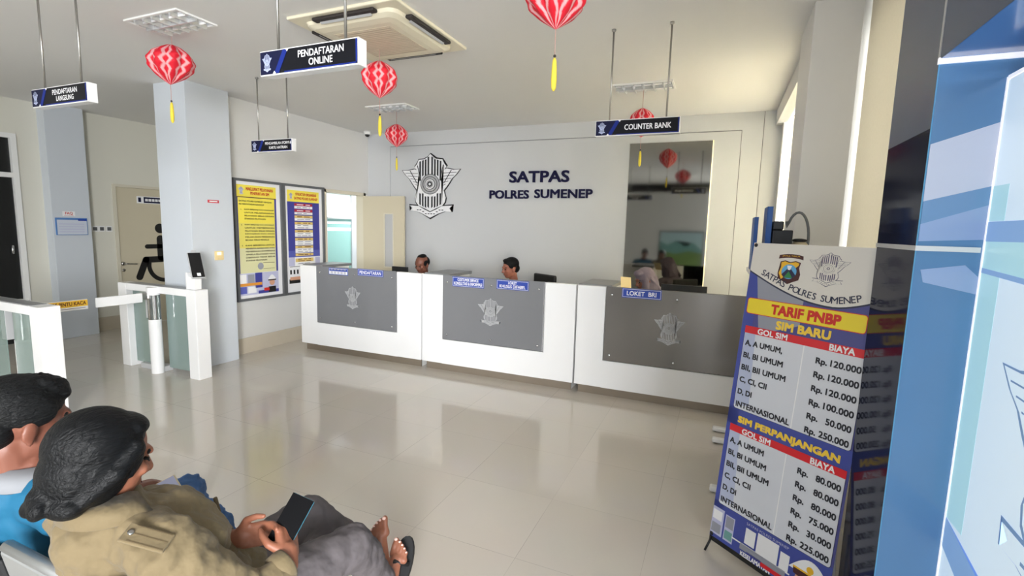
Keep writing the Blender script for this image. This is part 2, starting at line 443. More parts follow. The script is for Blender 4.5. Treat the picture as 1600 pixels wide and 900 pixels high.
# ------------------------------------------------------------------ 2-D police emblem (shield, stripes, wings, disc, ribbon)
def emblem(mb, O, R, U, cu, cv, w, h, dark, face, ring, d=0.002, stripes=True, outline_only=False, backing=True):
    """unit drawing of 740 x 740, centre (463,455)"""
    sx, sy = w/740, h/740
    def P(pts, mir=False):
        return [(cu + ((926-x if mir else x)-463)*sx, cv-(y-455)*sy) for x, y in pts]
    half = [(463, 85), (425, 125), (385, 146), (318, 150), (297, 198), (268, 232), (290, 262), (318, 300), (330, 380), (318, 450), (296, 520), (276, 590), (284, 640), (318, 686), (390, 715), (463, 752)]
    shield = half + [(926-x, y) for x, y in reversed(half[1:-1])]
    def grow(pts, k):
        cx, cy = 463, 430
        out = []
        for x, y in pts:
            l = math.hypot(x-cx, y-cy); out.append((cx+(x-cx)*(l+k)/l, cy+(y-cy)*(l+k)/l))
        return out
    wing = [(112, 270), (190, 272), (262, 258), (312, 272), (318, 330), (330, 400), (322, 450), (302, 508), (272, 472), (238, 425), (205, 372), (158, 330)]
    ribbon = [(205, 682), (318, 690), (390, 730), (463, 762), (536, 730), (608, 690), (735, 682), (700, 716), (725, 755), (640, 752), (570, 775), (463, 828), (356, 775), (286, 752), (210, 748), (238, 716)]
    if backing:
        mb.m(dark)
        for mir in (0, 1): mb.poly(P(grow(wing, 13), mir), O, R, U, d)
        mb.poly(P(grow(shield, 13)), O, R, U, d*1.05); mb.poly(P([(463+(x-463)*1.03, 755+(y-755)*1.22+2) for x, y in ribbon]), O, R, U, d*1.1)
    mb.m(face)
    for mir in (0, 1): mb.poly(P(wing, mir), O, R, U, d, d*0.6)
    mb.poly(P(shield), O, R, U, d, d*1.2)
    mb.poly(P(ribbon), O, R, U, d, d*1.5)
    mb.m(dark)
    if stripes:
        tops = {338: 172, 372: 160, 406: 152, 440: 122}
        for x, y in tops.items():
            for mir in (0, 1):
                mb.poly(P([(x-9, y), (x+9, y-6), (x+9, 395 if x < 360 else 330), (x-9, 395 if x < 360 else 345)], mir), O, R, U, d*0.5, d*2.2)
                b = 660-(340-x)*0.55 if x < 400 else 690
                mb.poly(P([(x-9, 540 if x < 400 else 575), (x+9, 545 if x < 400 else 580), (x+9, b+24), (x-9, b+8)], mir), O, R, U, d*0.5, d*2.2)
        # feather lines
        for mir in (0, 1):
            for k in range(6):
                y = 300+k*33; x0 = 150+k*32; x1 = 308
                mb.poly(P([(x0, y), (x1, y+6+k*3), (x1, y+11+k*3), (x0, y+5)], mir), O, R, U, d*0.5, d*1.7)
            mb.poly(P([(206, 276), (214, 274), (300, 420), (294, 424)], mir), O, R, U, d*0.5, d*1.7)
            # edge of the shield cheeks
            mb.poly(P([(300, 215), (308, 215), (350, 385), (342, 388)], mir), O, R, U, d*0.5, d*2.3)
        for x in range(300, 640, 34):
            yy = 735+ (45 if 400 < x < 520 else 20 if 350 < x < 570 else 0)
            mb.poly(P([(x, yy-4), (x+20, yy-4), (x+20, yy+6), (x, yy+6)]), O, R, U, d*0.4, d*2.6)
    sc = h/740
    C = (cu, cv-(435-455)*sy); k = sx/sy
    for r0, r1, mm in ((0, 118, ring), (112, 118, dark), (84, 90, dark), (0, 62, face), (56, 62, dark), (30, 46, ring), (16, 30, dark), (0, 14, face)):
        mb.m(mm); z = d*2.6 + (118-r1)*d*0.012
        mb.ring(C, r0*sy, r1*sy, O, R, U, d*0.5, z, 28, k)
    return mb

X1, Y1, Z1 = V(1, 0, 0), V(0, 1, 0), V(0, 0, 1)
H = 3.162
XL, YB, YC = -5.538, 6.791, 4.852

# ================================================================== THE SETTING
struct('floor', B((-11.0, -3.0, -0.12), (1.6, 9.6, 0.0)), 'floor_tile')['label'] = 'glossy beige tiled floor'
struct('ceiling', B((-11.0, -3.0, H), (0.49, 9.6, H+0.12)).box((0.49, -3.0, H), (1.6, 4.0, H+0.12)), 'ceiling_paint')
# left wall: from the near pillar to the doorway, over the doorway, and its end at the back wall
struct('wall_left', B((XL-0.14, 4.10, 0), (XL, 5.805, H)).box((XL-0.14, 5.805, 2.16), (XL, 6.665, H)).box((XL-0.14, 6.665, 0), (XL, 6.80, H)), 'wall_paint')
struct('baseboard_left', B((XL, 4.13, 0), (XL+0.012, 5.76, 0.2), 0.002), 'skirting_tile')
struct('pillar_near', B((-5.87, 3.62, 0), (-5.36, 4.13, H), 0.004), 'pillar_paint')
struct('pillar_far', B((-8.78, 3.71, 0), (-8.28, 4.15, H), 0.004), 'pillar_paint')
# corridor wall with the two doors
cw = MB()
cw.box((-8.60, -3.0, 0), (-8.45, 2.45, H)).box((-8.60, 3.47, 0), (-8.45, 4.56, H)).box((-8.60, 5.50, 0), (-8.45, 6.8, H))
cw.box((-8.60, 2.45, 2.72), (-8.45, 3.47, H)).box((-8.60, 4.56, 2.175), (-8.45, 5.50, H))
struct('wall_corridor', cw, 'corridor_paint')
struct('baseboard_corridor', B((-8.45, 4.15, 0), (-8.438, 4.53, 0.2)).box((-8.45, -3.0, 0), (-8.438, 2.40, 0.2)), 'skirting_tile')
struct('wall_corridor_end', B((-8.45, 5.56, 0), (XL-0.14, 5.68, H)).box((-11.0, -3.0, 0), (-10.9, 9.6, H)), 'corridor_paint')
# back wall with its panelled cladding and shadow gaps
bw = MB().m('groove')
bw.box((XL-0.14, YB+0.012, 0), (0.85, YB+0.15, H))
bw.m('cladding')
for lo, hi in (((XL, 0), (-5.09, H)), ((-5.09, 2.953), (0.131, H)), ((-5.081, 0), (-1.222, 2.944)), ((-0.180, 0), (0.124, 2.944)), ((-1.222, 2.848), (-0.180, 2.944)), ((-1.222, 0), (-0.180, 0.55)), ((0.131, 0), (0.362, H)), ((0.369, 0), (0.85, H))):
    bw.box((lo[0], YB, lo[1]), (hi[0], YB+0.013, hi[1]))
bw.build('wall_back', None, None, 'structure')
# right wall: pillar, lintel over the far window, window frames, blinds
struct('pillar_right', B((0.434, 3.76, 0), (0.700, 4.36, H), 0.004), 'pillar_grey')
rw = MB()
rw.box((0.49, 4.36, 2.985), (0.60, YB, H)).box((0.60, 4.36, 2.985), (0.80, YB, H)).box((0.56, 6.62, 0), (0.80, YB, 2.985)).box((0.60, 4.36, 0), (0.80, 6.62, 0.75)).box((0.60, 4.36, 0.75), (0.8, 4.55, 2.985))
rw.box((0.86, 2.3, 0), (1.0, 3.76, 0.7)).box((0.86, 2.3, 2.98), (1.0, 3.76, H)).box((0.70, 3.78, 0), (1.6, 3.92, H)).box((0.86, 2.30, 0.7), (1.0, 2.42, 2.98))
struct('wall_right', rw, 'wall_paint')
wf = MB()
for y in (4.6, 5.58, 6.57): wf.box((0.68, y-0.025, 0.75), (0.74, y+0.025, 2.985))
wf.box((0.68, 4.55, 0.75), (0.74, 6.62, 0.80)).box((0.68, 4.55, 2.93), (0.74, 6.62, 2.985))
w1 = struct('window_1', wf, 'white_matte')
MB().box((0.705, 4.58, 0.78), (0.711, 6.6, 2.95)).build('pane', 'glass_clear', w1)
struct('window_blind', B((0.61, 4.40, 0.72), (0.616, 6.585, 2.97)), 'blind')
wf = MB()
for y in (2.45, 3.1, 3.74): wf.box((0.90, y-0.02, 0.7), (0.95, y+0.02, 2.98))
wf.box((0.90, 2.42, 0.7), (0.95, 3.76, 0.74)).box((0.90, 2.42, 2.94), (0.95, 3.76, 2.98))
w2 = struct('window_2', wf, 'white_matte')
MB().box((0.922, 2.44, 0.72), (0.928, 3.75, 2.96)).build('pane', 'glass_clear', w2)
struct('window_blind', B((0.735, 2.42, 0.05), (0.741, 3.748, H)), 'blind')
# rear of the hall: wall with a glass front, behind the camera
rear = MB()
rear.box((-11, -2.6, 0), (-7.8, -2.45, H)).box((-7.8, -2.6, 2.9), (0.5, -2.45, H)).box((-2.9, -2.6, 0), (-0.4, -2.45, H)).box((0.5, -2.6, 2.9), (1.6, -2.45, H))
struct('wall_front', rear, 'wall_paint')
wf = MB()
for x in (-7.77, -6.55, -5.35, -4.15, -2.94): wf.box((x-0.03, -2.56, 0), (x+0.03, -2.5, 2.9))
wf.box((-7.8, -2.56, 2.2), (-2.9, -2.5, 2.26)).box((-7.8, -2.56, 0), (-2.9, -2.5, 0.08)).box((-7.8, -2.56, 2.84), (-2.9, -2.5, 2.9))
w3 = struct('window_3', wf, 'white_matte')
MB().box((-7.77, -2.533, 0.08), (-2.94, -2.527, 2.86)).build('pane', 'glass_clear', w3)
struct('wall_right_rear', B((1.5, 0.42, 0), (1.6, 2.4, H)).box((1.5, -2.5, 2.9), (1.6, 0.42, H)), 'wall_paint')
wf = MB()
for y in (-2.42, -1.0, 0.39): wf.box((1.53, y-0.03, 0), (1.58, y+0.03, 2.9))
wf.box((1.53, -2.45, 2.84), (1.58, 0.42, 2.9)).box((1.53, -2.45, 0), (1.58, 0.42, 0.06))
w5 = struct('window_5', wf, 'white_matte')
MB().box((1.553, -2.4, 0.05), (1.557, 0.38, 2.86)).build('pane', 'glass_clear', w5)

# doors ------------------------------------------------------------
# door_1: the open cream door by the back wall, in the left wall's doorway
d1 = MB()
for y0, y1 in ((5.765, 5.815), (6.655, 6.705)): d1.box((XL-0.15, y0, 0), (XL+0.015, y1, 2.20), 0.003)
d1.box((XL-0.15, 5.765, 2.15), (XL+0.015, 6.705, 2.20), 0.003)
d1 = struct('door_1', d1, 'cream_frame')
lf = MB()
ly0, ly1 = 6.625, 6.662
for lo, hi in (((-5.515, 0.01), (-5.08, 2.145)), ((-4.915, 0.01), (-4.705, 2.145)), ((-5.08, 0.01), (-4.915, 1.0)), ((-5.08, 1.86), (-4.915, 2.145))):
    lf.box((lo[0], ly0, lo[1]), (hi[0], ly1, hi[1]))
leaf = lf.build('door_leaf', 'cream_door', d1); leaf['label'] = 'open cream door leaf with narrow vision panel'
MB().box((-5.08, 6.635, 1.0), (-4.915, 6.65, 1.86)).build('vision_panel', 'grey_light', leaf)
vb = MB()
for lo, hi in (((-5.092, 0.988), (-5.076, 1.872)), ((-4.919, 0.988), (-4.903, 1.872)), ((-5.076, 0.988), (-4.919, 1.004)), ((-5.076, 1.856), (-4.919, 1.872))): vb.box((lo[0], ly0-0.008, lo[1]), (hi[0], ly0, hi[1]))
vb.build('panel_beading', 'cream_frame', leaf)
MB().cyl((-4.775, 6.625, 0.985), (-4.775, 6.58, 0.985), 0.011).tube([(-4.775, 6.585, 0.985), (-4.80, 6.578, 0.987), (-4.86, 6.578, 0.992), (-4.905, 6.582, 0.994)], 0.009).lathe([(0.024, 0), (0.024, 0.006)], (-4.775, 6.625, 0.985), 20, V(0, -1, 0)).lathe([(0.02, 0), (0.02, 0.008)], (-4.775, 6.625, 0.875), 20, V(0, -1, 0)).build('door_handle', 'steel', leaf)
# door_2: cream toilet door with the wheelchair symbol
d2 = MB()
for y0, y1 in ((4.53, 4.575), (5.485, 5.53)): d2.box((-8.58, y0, 0), (-8.435, y1, 2.19))
d2.box((-8.58, 4.575, 2.15), (-8.435, 5.485, 2.19))
d2 = struct('door_2', d2, 'cream_frame')
leaf = MB().box((-8.50, 4.576, 0.01), (-8.46, 5.484, 2.148)).build('door_leaf', 'cream_door', d2)
DO, DR = V(-8.46, 0, 0), Y1
sym = MB().m('black')
def capsule2(mb, a, b, r, O, R, U, d):
    a, b = Vector(a), Vector(b); t = (b-a).normalized(); n = V(-t.y, t.x)
    pts = []
    a0 = math.atan2(n.y, n.x)
    for k in range(13): pts.append((a.x+math.cos(a0+PI*k/12)*r, a.y+math.sin(a0+PI*k/12)*r))
    for k in range(13): pts.append((b.x+math.cos(a0+PI+PI*k/12)*r, b.y+math.sin(a0+PI+PI*k/12)*r))
    return mb.poly(pts, O, R, U, d)
sym.ring((5.19, 1.53), 0, 0.078, DO, DR, Z1, 0.003)
capsule2(sym, (5.19, 1.36), (5.19, 1.06), 0.06, DO, DR, Z1, 0.003)
capsule2(sym, (5.19, 1.24), (4.98, 1.24), 0.035, DO, DR, Z1, 0.003)
capsule2(sym, (5.19, 1.03), (4.95, 1.03), 0.05, DO, DR, Z1, 0.003)
capsule2(sym, (4.95, 1.03), (4.84, 0.76), 0.05, DO, DR, Z1, 0.003)
sym.ring((5.24, 0.93), 0.215, 0.28, DO, DR, Z1, 0.003, 0, 30, 1.0, PI*0.93, PI*2.1)
sym.build('wheelchair_symbol', None, leaf)
sg = MB().m('white_print').rect(4.87, 5.36, 1.92, 2.03, DO, DR, Z1, 0.004).m('sign_navy').rect(4.97, 5.35, 1.93, 2.02, DO, DR, Z1, 0.002, 0.004).rect(4.89, 4.93, 1.94, 2.01, DO, DR, Z1, 0.002, 0.004).m('white_print')
for k in range(7): sg.rect(4.99+k*0.05, 5.03+k*0.05, 1.955, 1.995, DO, DR, Z1, 0.001, 0.006)
sg.build('door_sign', None, leaf)
MB().tube([(-8.455, 4.62, 0.985), (-8.40, 4.62, 0.985), (-8.395, 4.66, 0.985), (-8.395, 4.78, 0.975)], 0.011).lathe([(0.03, 0), (0.03, 0.008)], (-8.46, 4.62, 0.985), 20, V(1, 0, 0)).lathe([(0.024, 0), (0.024, 0.008)], (-8.46, 4.62, 0.885), 20, V(1, 0, 0)).build('door_handle', 'steel', leaf)
# door_3: dark door with a transom at the far left
d3 = MB()
for y0, y1 in ((2.45, 2.51), (3.41, 3.47)): d3.box((-8.58, y0, 0), (-8.42, y1, 2.72))
d3.box((-8.58, 2.51, 2.66), (-8.42, 3.41, 2.72)).box((-8.58, 2.51, 2.165), (-8.42, 3.41, 2.225))
d3 = struct('door_3', d3, 'white_matte')
leaf = MB().box((-8.50, 2.512, 0.01), (-8.46, 3.408, 2.163), 0.004).build('door_leaf', 'dark_door', d3)
MB().box((-8.50, 2.51, 2.225), (-8.47, 3.41, 2.66)).build('transom_pane', 'dark_door', d3)
MB().tube([(-8.46, 3.33, 1.20), (-8.41, 3.33, 1.20), (-8.405, 3.33, 1.24), (-8.405, 3.33, 1.30)], 0.014).build('door_handle', 'chrome', leaf)
# office behind the doorway: grey wall with a striped glass panel
of = MB()
of.box((-7.12, 6.6, 0), (-7.0, 7.38, H)).box((-7.12, 8.06, 0), (-7.0, 9.6, H)).box((-7.12, 7.38, 0), (-7.0, 8.06, 0.55)).box((-7.12, 7.38, 2.28), (-7.0, 8.06, H)).box((-7.0, 9.5, 0), (-4.4, 9.6, H)).box((-4.5, 6.95, 0), (-4.4, 9.5, H))
struct('wall_office', of, 'office_wall')
wn = MB()
wn.box((-7.05, 7.38, 1.775), (-6.99, 8.06, 1.81)).box((-7.05, 7.38, 2.26), (-6.99, 8.06, 2.30)).box((-7.05, 7.38, 0.53), (-6.99, 8.06, 0.57))
w4 = struct('window_4', wn, 'grey_light')
MB().m('film_white').box((-7.04, 7.38, 1.81), (-7.03, 8.06, 2.27)).m('film_teal').box((-7.04, 7.38, 0.57), (-7.03, 8.06, 1.775)).m('film_white').box((-7.028, 7.38, 1.675), (-7.026, 8.06, 1.72)).box((-7.028, 7.38, 1.535), (-7.026, 8.06, 1.60)).build('frosted_film', None, w4)

# ================================================================== COUNTERS
def counter(label, x0, x1, px0, px1, pz0, panelmat, stickers, eml, ret=True):
    t = thing('service_counter', label, 'counter', ((x0+x1)/2, YC+0.3, 0), 'service counters along the back of the hall')
    z0, z1 = 0.097, 1.135
    f = MB()
    f.box((x0, YC, z0), (px0-0.006, YC+0.07, z1), 0.006).box((px1+0.006, YC, z0), (x1, YC+0.07, z1), 0.006).box((px0-0.012, YC, z0), (px1+0.012, YC+0.07, pz0-0.006), 0.0)
    f.box((px0-0.012, YC+0.03, pz0-0.02), (px1+0.012, YC+0.07, z1-0.004))
    f.build('front_board', 'white_gloss', t)
    MB().box((x0+0.03, YC+0.06, 0), (x1-0.03, YC+0.075, 0.10)).build('kick_plate', 'toe_steel', t)
    MB().box((x0+0.02, YC+0.07, 0.10), (x1-0.02, YC+0.12, 0.74)).build('body', 'white_matte', t)
    for a_ in (x0+0.035, x1-0.075): MB().box((a_, YC+0.085, 0), (a_+0.04, YC+0.60, 0.72)).build('side_panel', 'white_matte', t)
    MB().box((x0+0.02, YC+0.065, 0.72), (x1-0.02, YC+0.62, 0.75), 0.003).build('desk_top', 'grey_light', t)
    MB().box((x0+0.005, YC+0.06, 0.745), (x0+0.335, YC+0.55, 1.11), 0.003).build('side_cabinet', 'white_matte', t)
    MB().box((x0+0.0, YC+0.05, 1.11), (x0+0.34, YC+0.60, 1.146), 0.004).build('side_cabinet_top', 'grey_top', t)
    pn = MB().box((px0, YC-0.012, pz0), (px1, YC+0.006, 1.142), 0.006).build('grey_panel', panelmat, t)
    pn['label'] = 'grey glossy inset panel with etched emblem'
    O = V(0, YC-0.012, 0)
    em = MB(); emblem(em, O, X1, Z1, eml[0], eml[1], eml[2], eml[3], panelmat, 'etch', 'etch', 0.0012, True, False, False)
    em.build('etched_emblem', None, pn)
    for sx in (px0+0.06, (px0+px1)/2, px1-0.06):
        for sz in (pz0+0.06, 1.06):
            if sz > 1 and any(s[0]-0.03 < sx < s[1]+0.03 for s in stickers): continue
            MB().lathe([(0.012, 0), (0.012, 0.004), (0.008, 0.007)], (sx, YC-0.012, sz), 14, V(0, -1, 0)).build('panel_screw', 'chrome', pn)
    for u0, u1, v0, v1, lines, lab in stickers:
        s = MB().m('plate_blue').rect(u0, u1, v0, v1, O, X1, Z1, 0.003)
        s.m('white_print'); b = 0.007
        s.rect(u0+b, u1-b, v1-b-0.003, v1-b, O, X1, Z1, 0.0008, 0.003).rect(u0+b, u1-b, v0+b, v0+b+0.003, O, X1, Z1, 0.0008, 0.003).rect(u0+b, u0+b+0.003, v0+b, v1-b, O, X1, Z1, 0.0008, 0.003).rect(u1-b-0.003, u1-b, v0+b, v1-b, O, X1, Z1, 0.0008, 0.003)
        for body, cv, hh, ww in lines:
            if body is None: s.rect(u0+0.012, u1-0.012, v0+0.01, v0+(v1-v0)*0.52, O, X1, Z1, 0.0008, 0.003)
            elif body == '-':
                s.m('p_grey')
                k = u0+0.03
                while k < u1-0.04:
                    q = 0.03+0.02*((k*37) % 1); s.rect(k, min(k+q, u1-0.02), v0+(v1-v0)*cv-hh/2, v0+(v1-v0)*cv+hh/2, O, X1, Z1, 0.0008, 0.004); k += q+0.012
                s.m('white_print')
            else: s.text(body, O, X1, Z1, (u0+u1)/2, v0+(v1-v0)*cv, (u1-u0)*ww, hh, 0.0012, 0.003, 0.010)
        o = s.build('blue_name_sticker', None, pn); o['label'] = lab
    return t
counter('leftmost white counter by the poster wall, its grey panel stuck with PENDAFTARAN', -5.085, -3.205, -4.797, -3.553, 0.400, 'grey_panel',
        [(-4.582, -4.273, 1.045, 1.13, [('-', 0.78, 0.014, 0), (None, 0, 0, 0), ('-', 0.4, 0.010, 0), ('-', 0.22, 0.010, 0)], 'blue and white two part sticker'),
         (-4.121, -3.734, 1.058, 1.142, [('PENDAFTARAN', 0.5, 0.038, 0.84)], 'blue sticker reading PENDAFTARAN')], (-4.207, 0.771, 0.26, 0.29))
counter('middle white counter with two blue stickers for customer service and LOKET KHUSUS DIFABEL', -3.190, -1.337, -2.905, -1.675, 0.392, 'grey_panel',
        [(-2.777, -2.378, 1.02, 1.13, [('COSTUMER SERVICE', 0.72, 0.03, 0.66), ('KONSULTASI & INFORMASI', 0.34, 0.034, 0.88)], 'blue sticker reading COSTUMER SERVICE KONSULTASI & INFORMASI'),
         (-2.225, -1.849, 1.03, 1.132, [('LOKET', 0.72, 0.028, 0.26), ('KHUSUS DIFABEL', 0.34, 0.032, 0.80)], 'blue sticker reading LOKET KHUSUS DIFABEL')], (-2.294, 0.765, 0.33, 0.31))
counter('rightmost white counter with a shiny wide grey panel stuck with LOKET BRI', -1.320, 0.400, -1.024, 0.42-0.09, 0.387, 'grey_panel_glossy',
        [(-0.868, -0.492, 1.045, 1.138, [('LOKET  BRI', 0.5, 0.042, 0.74)], 'blue sticker reading LOKET BRI')], (-0.405, 0.775, 0.30, 0.32))

# ================================================================== BACK WALL: emblem, letters, mirror
EO = V(0, YB-0.0005, 0)
em = MB(); emblem(em, EO, X1, Z1, -4.310, 2.315, 1.11, 0.99, 'emblem_black', 'emblem_white', 'emblem_grey', 0.008)
tag(em.build('police_emblem', None), 'large black and white winged shield emblem mounted on the back wall', 'emblem')
for words_, lab in (((('SATPAS', -2.492, 2.432, 0.905, 0.155),), 'navy raised letters reading SATPAS, the upper line on the back wall'),
                    ((('POLRES', -2.952, 2.180, 0.625, 0.118), ('SUMENEP', -2.120, 2.190, 0.850, 0.118)), 'navy raised letters reading POLRES SUMENEP, the lower line on the back wall')):
    t = thing('wall_lettering', lab, 'lettering', (words_[0][1], YB, words_[0][2]-0.08), 'raised letters on the back wall')
    for body, cx, cz, ww, hh in words_:
        MB().text(body, EO, X1, Z1, cx, cz, ww, hh, 0.02, 0.0, 0.016).build('word', 'navy_letter', t)
mr = thing('tinted_wall_mirror', 'tall dark tinted mirror set into the back wall behind the right counter', 'mirror', (-0.70, YB, 0.55))
MB().box((-1.218, YB+0.002, 0.552), (-0.186, YB+0.012, 2.846)).build('mirror_glass', 'tinted_mirror', mr)
MB().box((-0.192, YB-0.004, 0.552), (-0.180, YB+0.012, 2.846)).build('lit_edge_strip', 'lit_edge', mr)
MB().box((-1.224, YB-0.003, 0.552), (-1.216, YB+0.012, 2.846)).box((-1.224, YB-0.003, 2.842), (-0.18, YB+0.012, 2.850)).build('trim', 'grey_light', mr)
# the picture on the front wall that the mirror shows
pc = thing('landscape_picture', 'large landscape picture hung on the front wall, seen in the dark mirror', 'picture', (-1.16, -2.45, 0.7))
PO, PR = V(0, -2.45, 0), V(-1, 0, 0)
MB().m('grey_frame').rect(0.50, 1.82, 0.62, 1.72, PO, PR, Z1, 0.03).build('frame', None, pc)
pp = MB().m('sky_print').rect(0.54, 1.78, 0.66, 1.68, PO, PR, Z1, 0.002, 0.03).m('hill_teal')
pp.poly([(0.54, 1.15), (0.8, 1.36), (1.05, 1.22), (1.3, 1.42), (1.55, 1.28), (1.78, 1.4), (1.78, 0.66), (0.54, 0.66)], PO, PR, Z1, 0.002, 0.032).m('field_green').poly([(0.54, 1.05), (0.9, 1.12), (1.3, 1.02), (1.78, 1.1), (1.78, 0.66), (0.54, 0.66)], PO, PR, Z1, 0.002, 0.034)
pp.build('print', None, pc)

# ================================================================== CEILING FITTINGS
def troffer(x0, y0, label):
    t = thing('ceiling_light', label, 'ceiling light', (x0+0.3, y0+0.15, H-0.02), 'recessed louvred ceiling lights')
    f = MB(); a, b = 0.6, 0.31
    for lo, hi in (((0, 0), (a, 0.018)), ((0, b-0.018), (a, b)), ((0, 0.018), (0.018, b-0.018)), ((a-0.018, 0.018), (a, b-0.018))):
        f.box((x0+lo[0], y0+lo[1], H-0.012), (x0+hi[0], y0+hi[1], H+0.001))
    f.build('frame', 'white_matte', t)
    MB().box((x0+0.015, y0+0.015, H-0.0045), (x0+a-0.015, y0+b-0.015, H+0.002)).build('reflector', 'reflector', t)
    for k in (0.25, 0.75): MB().cyl((x0+0.03, y0+b*k, H-0.011), (x0+a-0.03, y0+b*k, H-0.011), 0.008, 10).build('lamp_tube', 'tube_glass', t)
    l = MB(); l.box((x0+0.018, y0+b/2-0.006, H-0.030), (x0+a-0.018, y0+b/2+0.006, H-0.004))
    for k in range(1, 6):
        x = x0+a*k/6
        for s in (0, 1):
            # each cross blade is a shallow V: broad mirror base, thin lower edge
            ya, yb = (y0+0.018, y0+b/2-0.006) if s == 0 else (y0+b/2+0.006, y0+b-0.018)
            l.poly([(-0.016, 0), (0.016, 0), (0.003, -0.026), (-0.003, -0.026)], (x, ya, H-0.004), X1, Z1, yb-ya, -(yb-ya))
    l.build('louver', 'louver', t)
    return t
troffer(-4.232, 2.425, 'louvred ceiling light above the leftmost red lantern')
troffer(-4.255, 5.170, 'louvred ceiling light near the back wall, between the two left lanterns')
troffer(-1.147, 5.170, 'louvred ceiling light above the COUNTER BANK sign')

ac = thing('ceiling_air_conditioner', 'cream four-way cassette air conditioner set in the ceiling', 'air conditioner', (-2.53, 3.28, H-0.06))
ax0, ax1, ay0, ay1 = -3.005, -2.050, 2.80, 3.765
acx, acy = (ax0+ax1)/2, (ay0+ay1)/2
MB().box((ax0, ay0, H-0.022), (ax1, ay1, H+0.001), 0.008).build('panel', 'ac_cream', ac)
def rrect(hw, r, n=8):
    pts = []
    for cx, cy, a in ((hw-r, hw-r, 0), (-hw+r, hw-r, PI/2), (-hw+r, -hw+r, PI), (hw-r, -hw+r, 1.5*PI)):
        for k in range(n+1): pts.append((cx+math.cos(a+k*PI/2/n)*r, cy+math.sin(a+k*PI/2/n)*r))
    return pts
CO = V(acx, acy, H-0.022)
drp = MB()
prev = None
k0 = 0
rings = []
for hw, r, z in ((0.405, 0.07, 0.0), (0.395, 0.07, -0.022), (0.36, 0.06, -0.040), (0.30, 0.02, -0.048)):
    rings.append([drp.bm.verts.new(CO+V(x, y, z)) for x, y in rrect(hw, r)])
for A, Bq in zip(rings, rings[1:]):
    for k in range(len(A)): drp.bm.faces.new((A[k], A[(k+1) % len(A)], Bq[(k+1) % len(A)], Bq[k]))
drp.bm.faces.new(rings[-1])
drp.build('inner_body', 'ac_cream', ac)
g = MB(); g.box((acx-0.25, acy-0.25, H-0.0735), (acx+0.25, acy+0.25, H-0.066), 0.004)
g = g.build('intake_grille', 'ac_grille', ac)
gs = MB()
for k in range(16): gs.box((acx-0.24, acy-0.235+k*0.03, H-0.0755), (acx+0.24, acy-0.225+k*0.03, H-0.0735))
gs.build('grille_slats', 'ac_grille2', g)
for k in range(4):
    q = Matrix.Rotation(k*PI/2, 3, 'Z')
    ux, uy = q @ X1, q @ Y1
    c = V(acx, acy, H-0.0335) + uy*(-0.425)
    MB().obox(c, (ux, uy, Z1), (0.27, 0.028, 0.0125), 0.010).build('air_slot', 'ac_dark', ac)
    tilt = (uy*0.85+Z1*-0.5).normalized()
    MB().obox(c+V(0, 0, -0.010)+uy*0.006, (ux, tilt, ux.cross(tilt)), (0.225, 0.022, 0.002), 0.001).build('louver_flap', 'grey_light', ac)

def lantern(x, y, ztop, D, hh, label, lean=0.0, spin=0.0, flat=1.0):
    t = thing('paper_lantern', label, 'lantern', (x, y, ztop-hh), 'red honeycomb paper lanterns hung from the ceiling')
    mb = MB(); n, mm = 168, 48; lob = 8
    lay = mb.bm.verts.layers.float.new('pattern')
    rows = []
    for j in range(mm+1):
        s = j/mm; z = hh*(0.5-s)
        prof = math.sin(PI/2*(s/0.43))**0.72 if s < 0.43 else math.cos(PI/2*((s-0.43)/0.57)**1.18)
        prof = max(0.0, prof)*0.985 + 0.012
        row = []
        for i in range(n):
            th = 2*PI*i/n
            zig = 0.24*(abs(((s*4.3) % 1)-0.5)*4-1)*math.sin(PI*s)
            ph = ((th*lob/(2*PI)) + 0.5) % 1
            fold = abs(ph-0.5)*2          # 0 at ridge, 1 in valley
            r = D/2*prof*(1-0.20*max(0.0, min(1.0, fold+0.35*zig*math.sin(PI*fold)))**1.3)*(1+0.025*math.sin(s*31+th*2)*math.sin(PI*s))
            v = mb.bm.verts.new(V(x+lean*z+math.cos(th+spin)*r*flat, y+math.sin(th+spin)*r, ztop-hh/2+z))
            a = abs(fold-0.62+zig)
            v[lay] = 1.0 if a < 0.17 else (0.4 if a < 0.23 else 0.0)
            row.append(v)
        rows.append(row)
    for A, Bq in zip(rows, rows[1:]):
        for i in range(n): mb.bm.faces.new((A[i], A[(i+1) % n], Bq[(i+1) % n], Bq[i]))
    mb.bm.faces.new(list(reversed(rows[0]))); mb.bm.faces.new(rows[-1])
    mb._set(0, True)
    mb.build('paper_shade', 'lantern_paper', t)
    lx = lean*hh/2
    MB().cyl((x+lx, y, ztop-0.004), (x+lx, y, H), 0.0022, 6).build('hanging_string', 'lantern_string', t)
    zb = ztop-hh
    MB().cyl((x-lx, y, zb+0.006), (x-lx, y, zb-0.145), 0.0018, 6).build('tassel_string', 'lantern_string', t)
    MB().ell((x-lx, y, zb-0.128), (0.008, 0.008, 0.008), None, 2).build('bead', 'ac_dark', t)
    MB().lathe([(0.004, 0), (0.010, -0.012), (0.013, -0.05), (0.015, -0.11), (0.012, -0.150), (0.004, -0.163)], (x-lx, y, zb-0.137), 12).build('tassel', 'tassel_yellow', t)
    return t
lantern(-4.19, 2.735, 3.080, 0.335, 0.305, 'leaning red paper lantern at the far left, beneath a ceiling light', 0.14, 0.35, 1.0)
lantern(-2.638, 3.386, 3.000, 0.295, 0.29, 'red paper lantern hanging in front of the ceiling air conditioner', 0.0, 0.2)
lantern(-4.018, 5.50, 2.998, 0.292, 0.295, 'small far red paper lantern over the winged emblem', 0.0, 0.75)
lantern(-0.865, 5.443, 2.975, 0.27, 0.30, 'red paper lantern mostly hidden behind the COUNTER BANK sign', 0.0, 0.5)
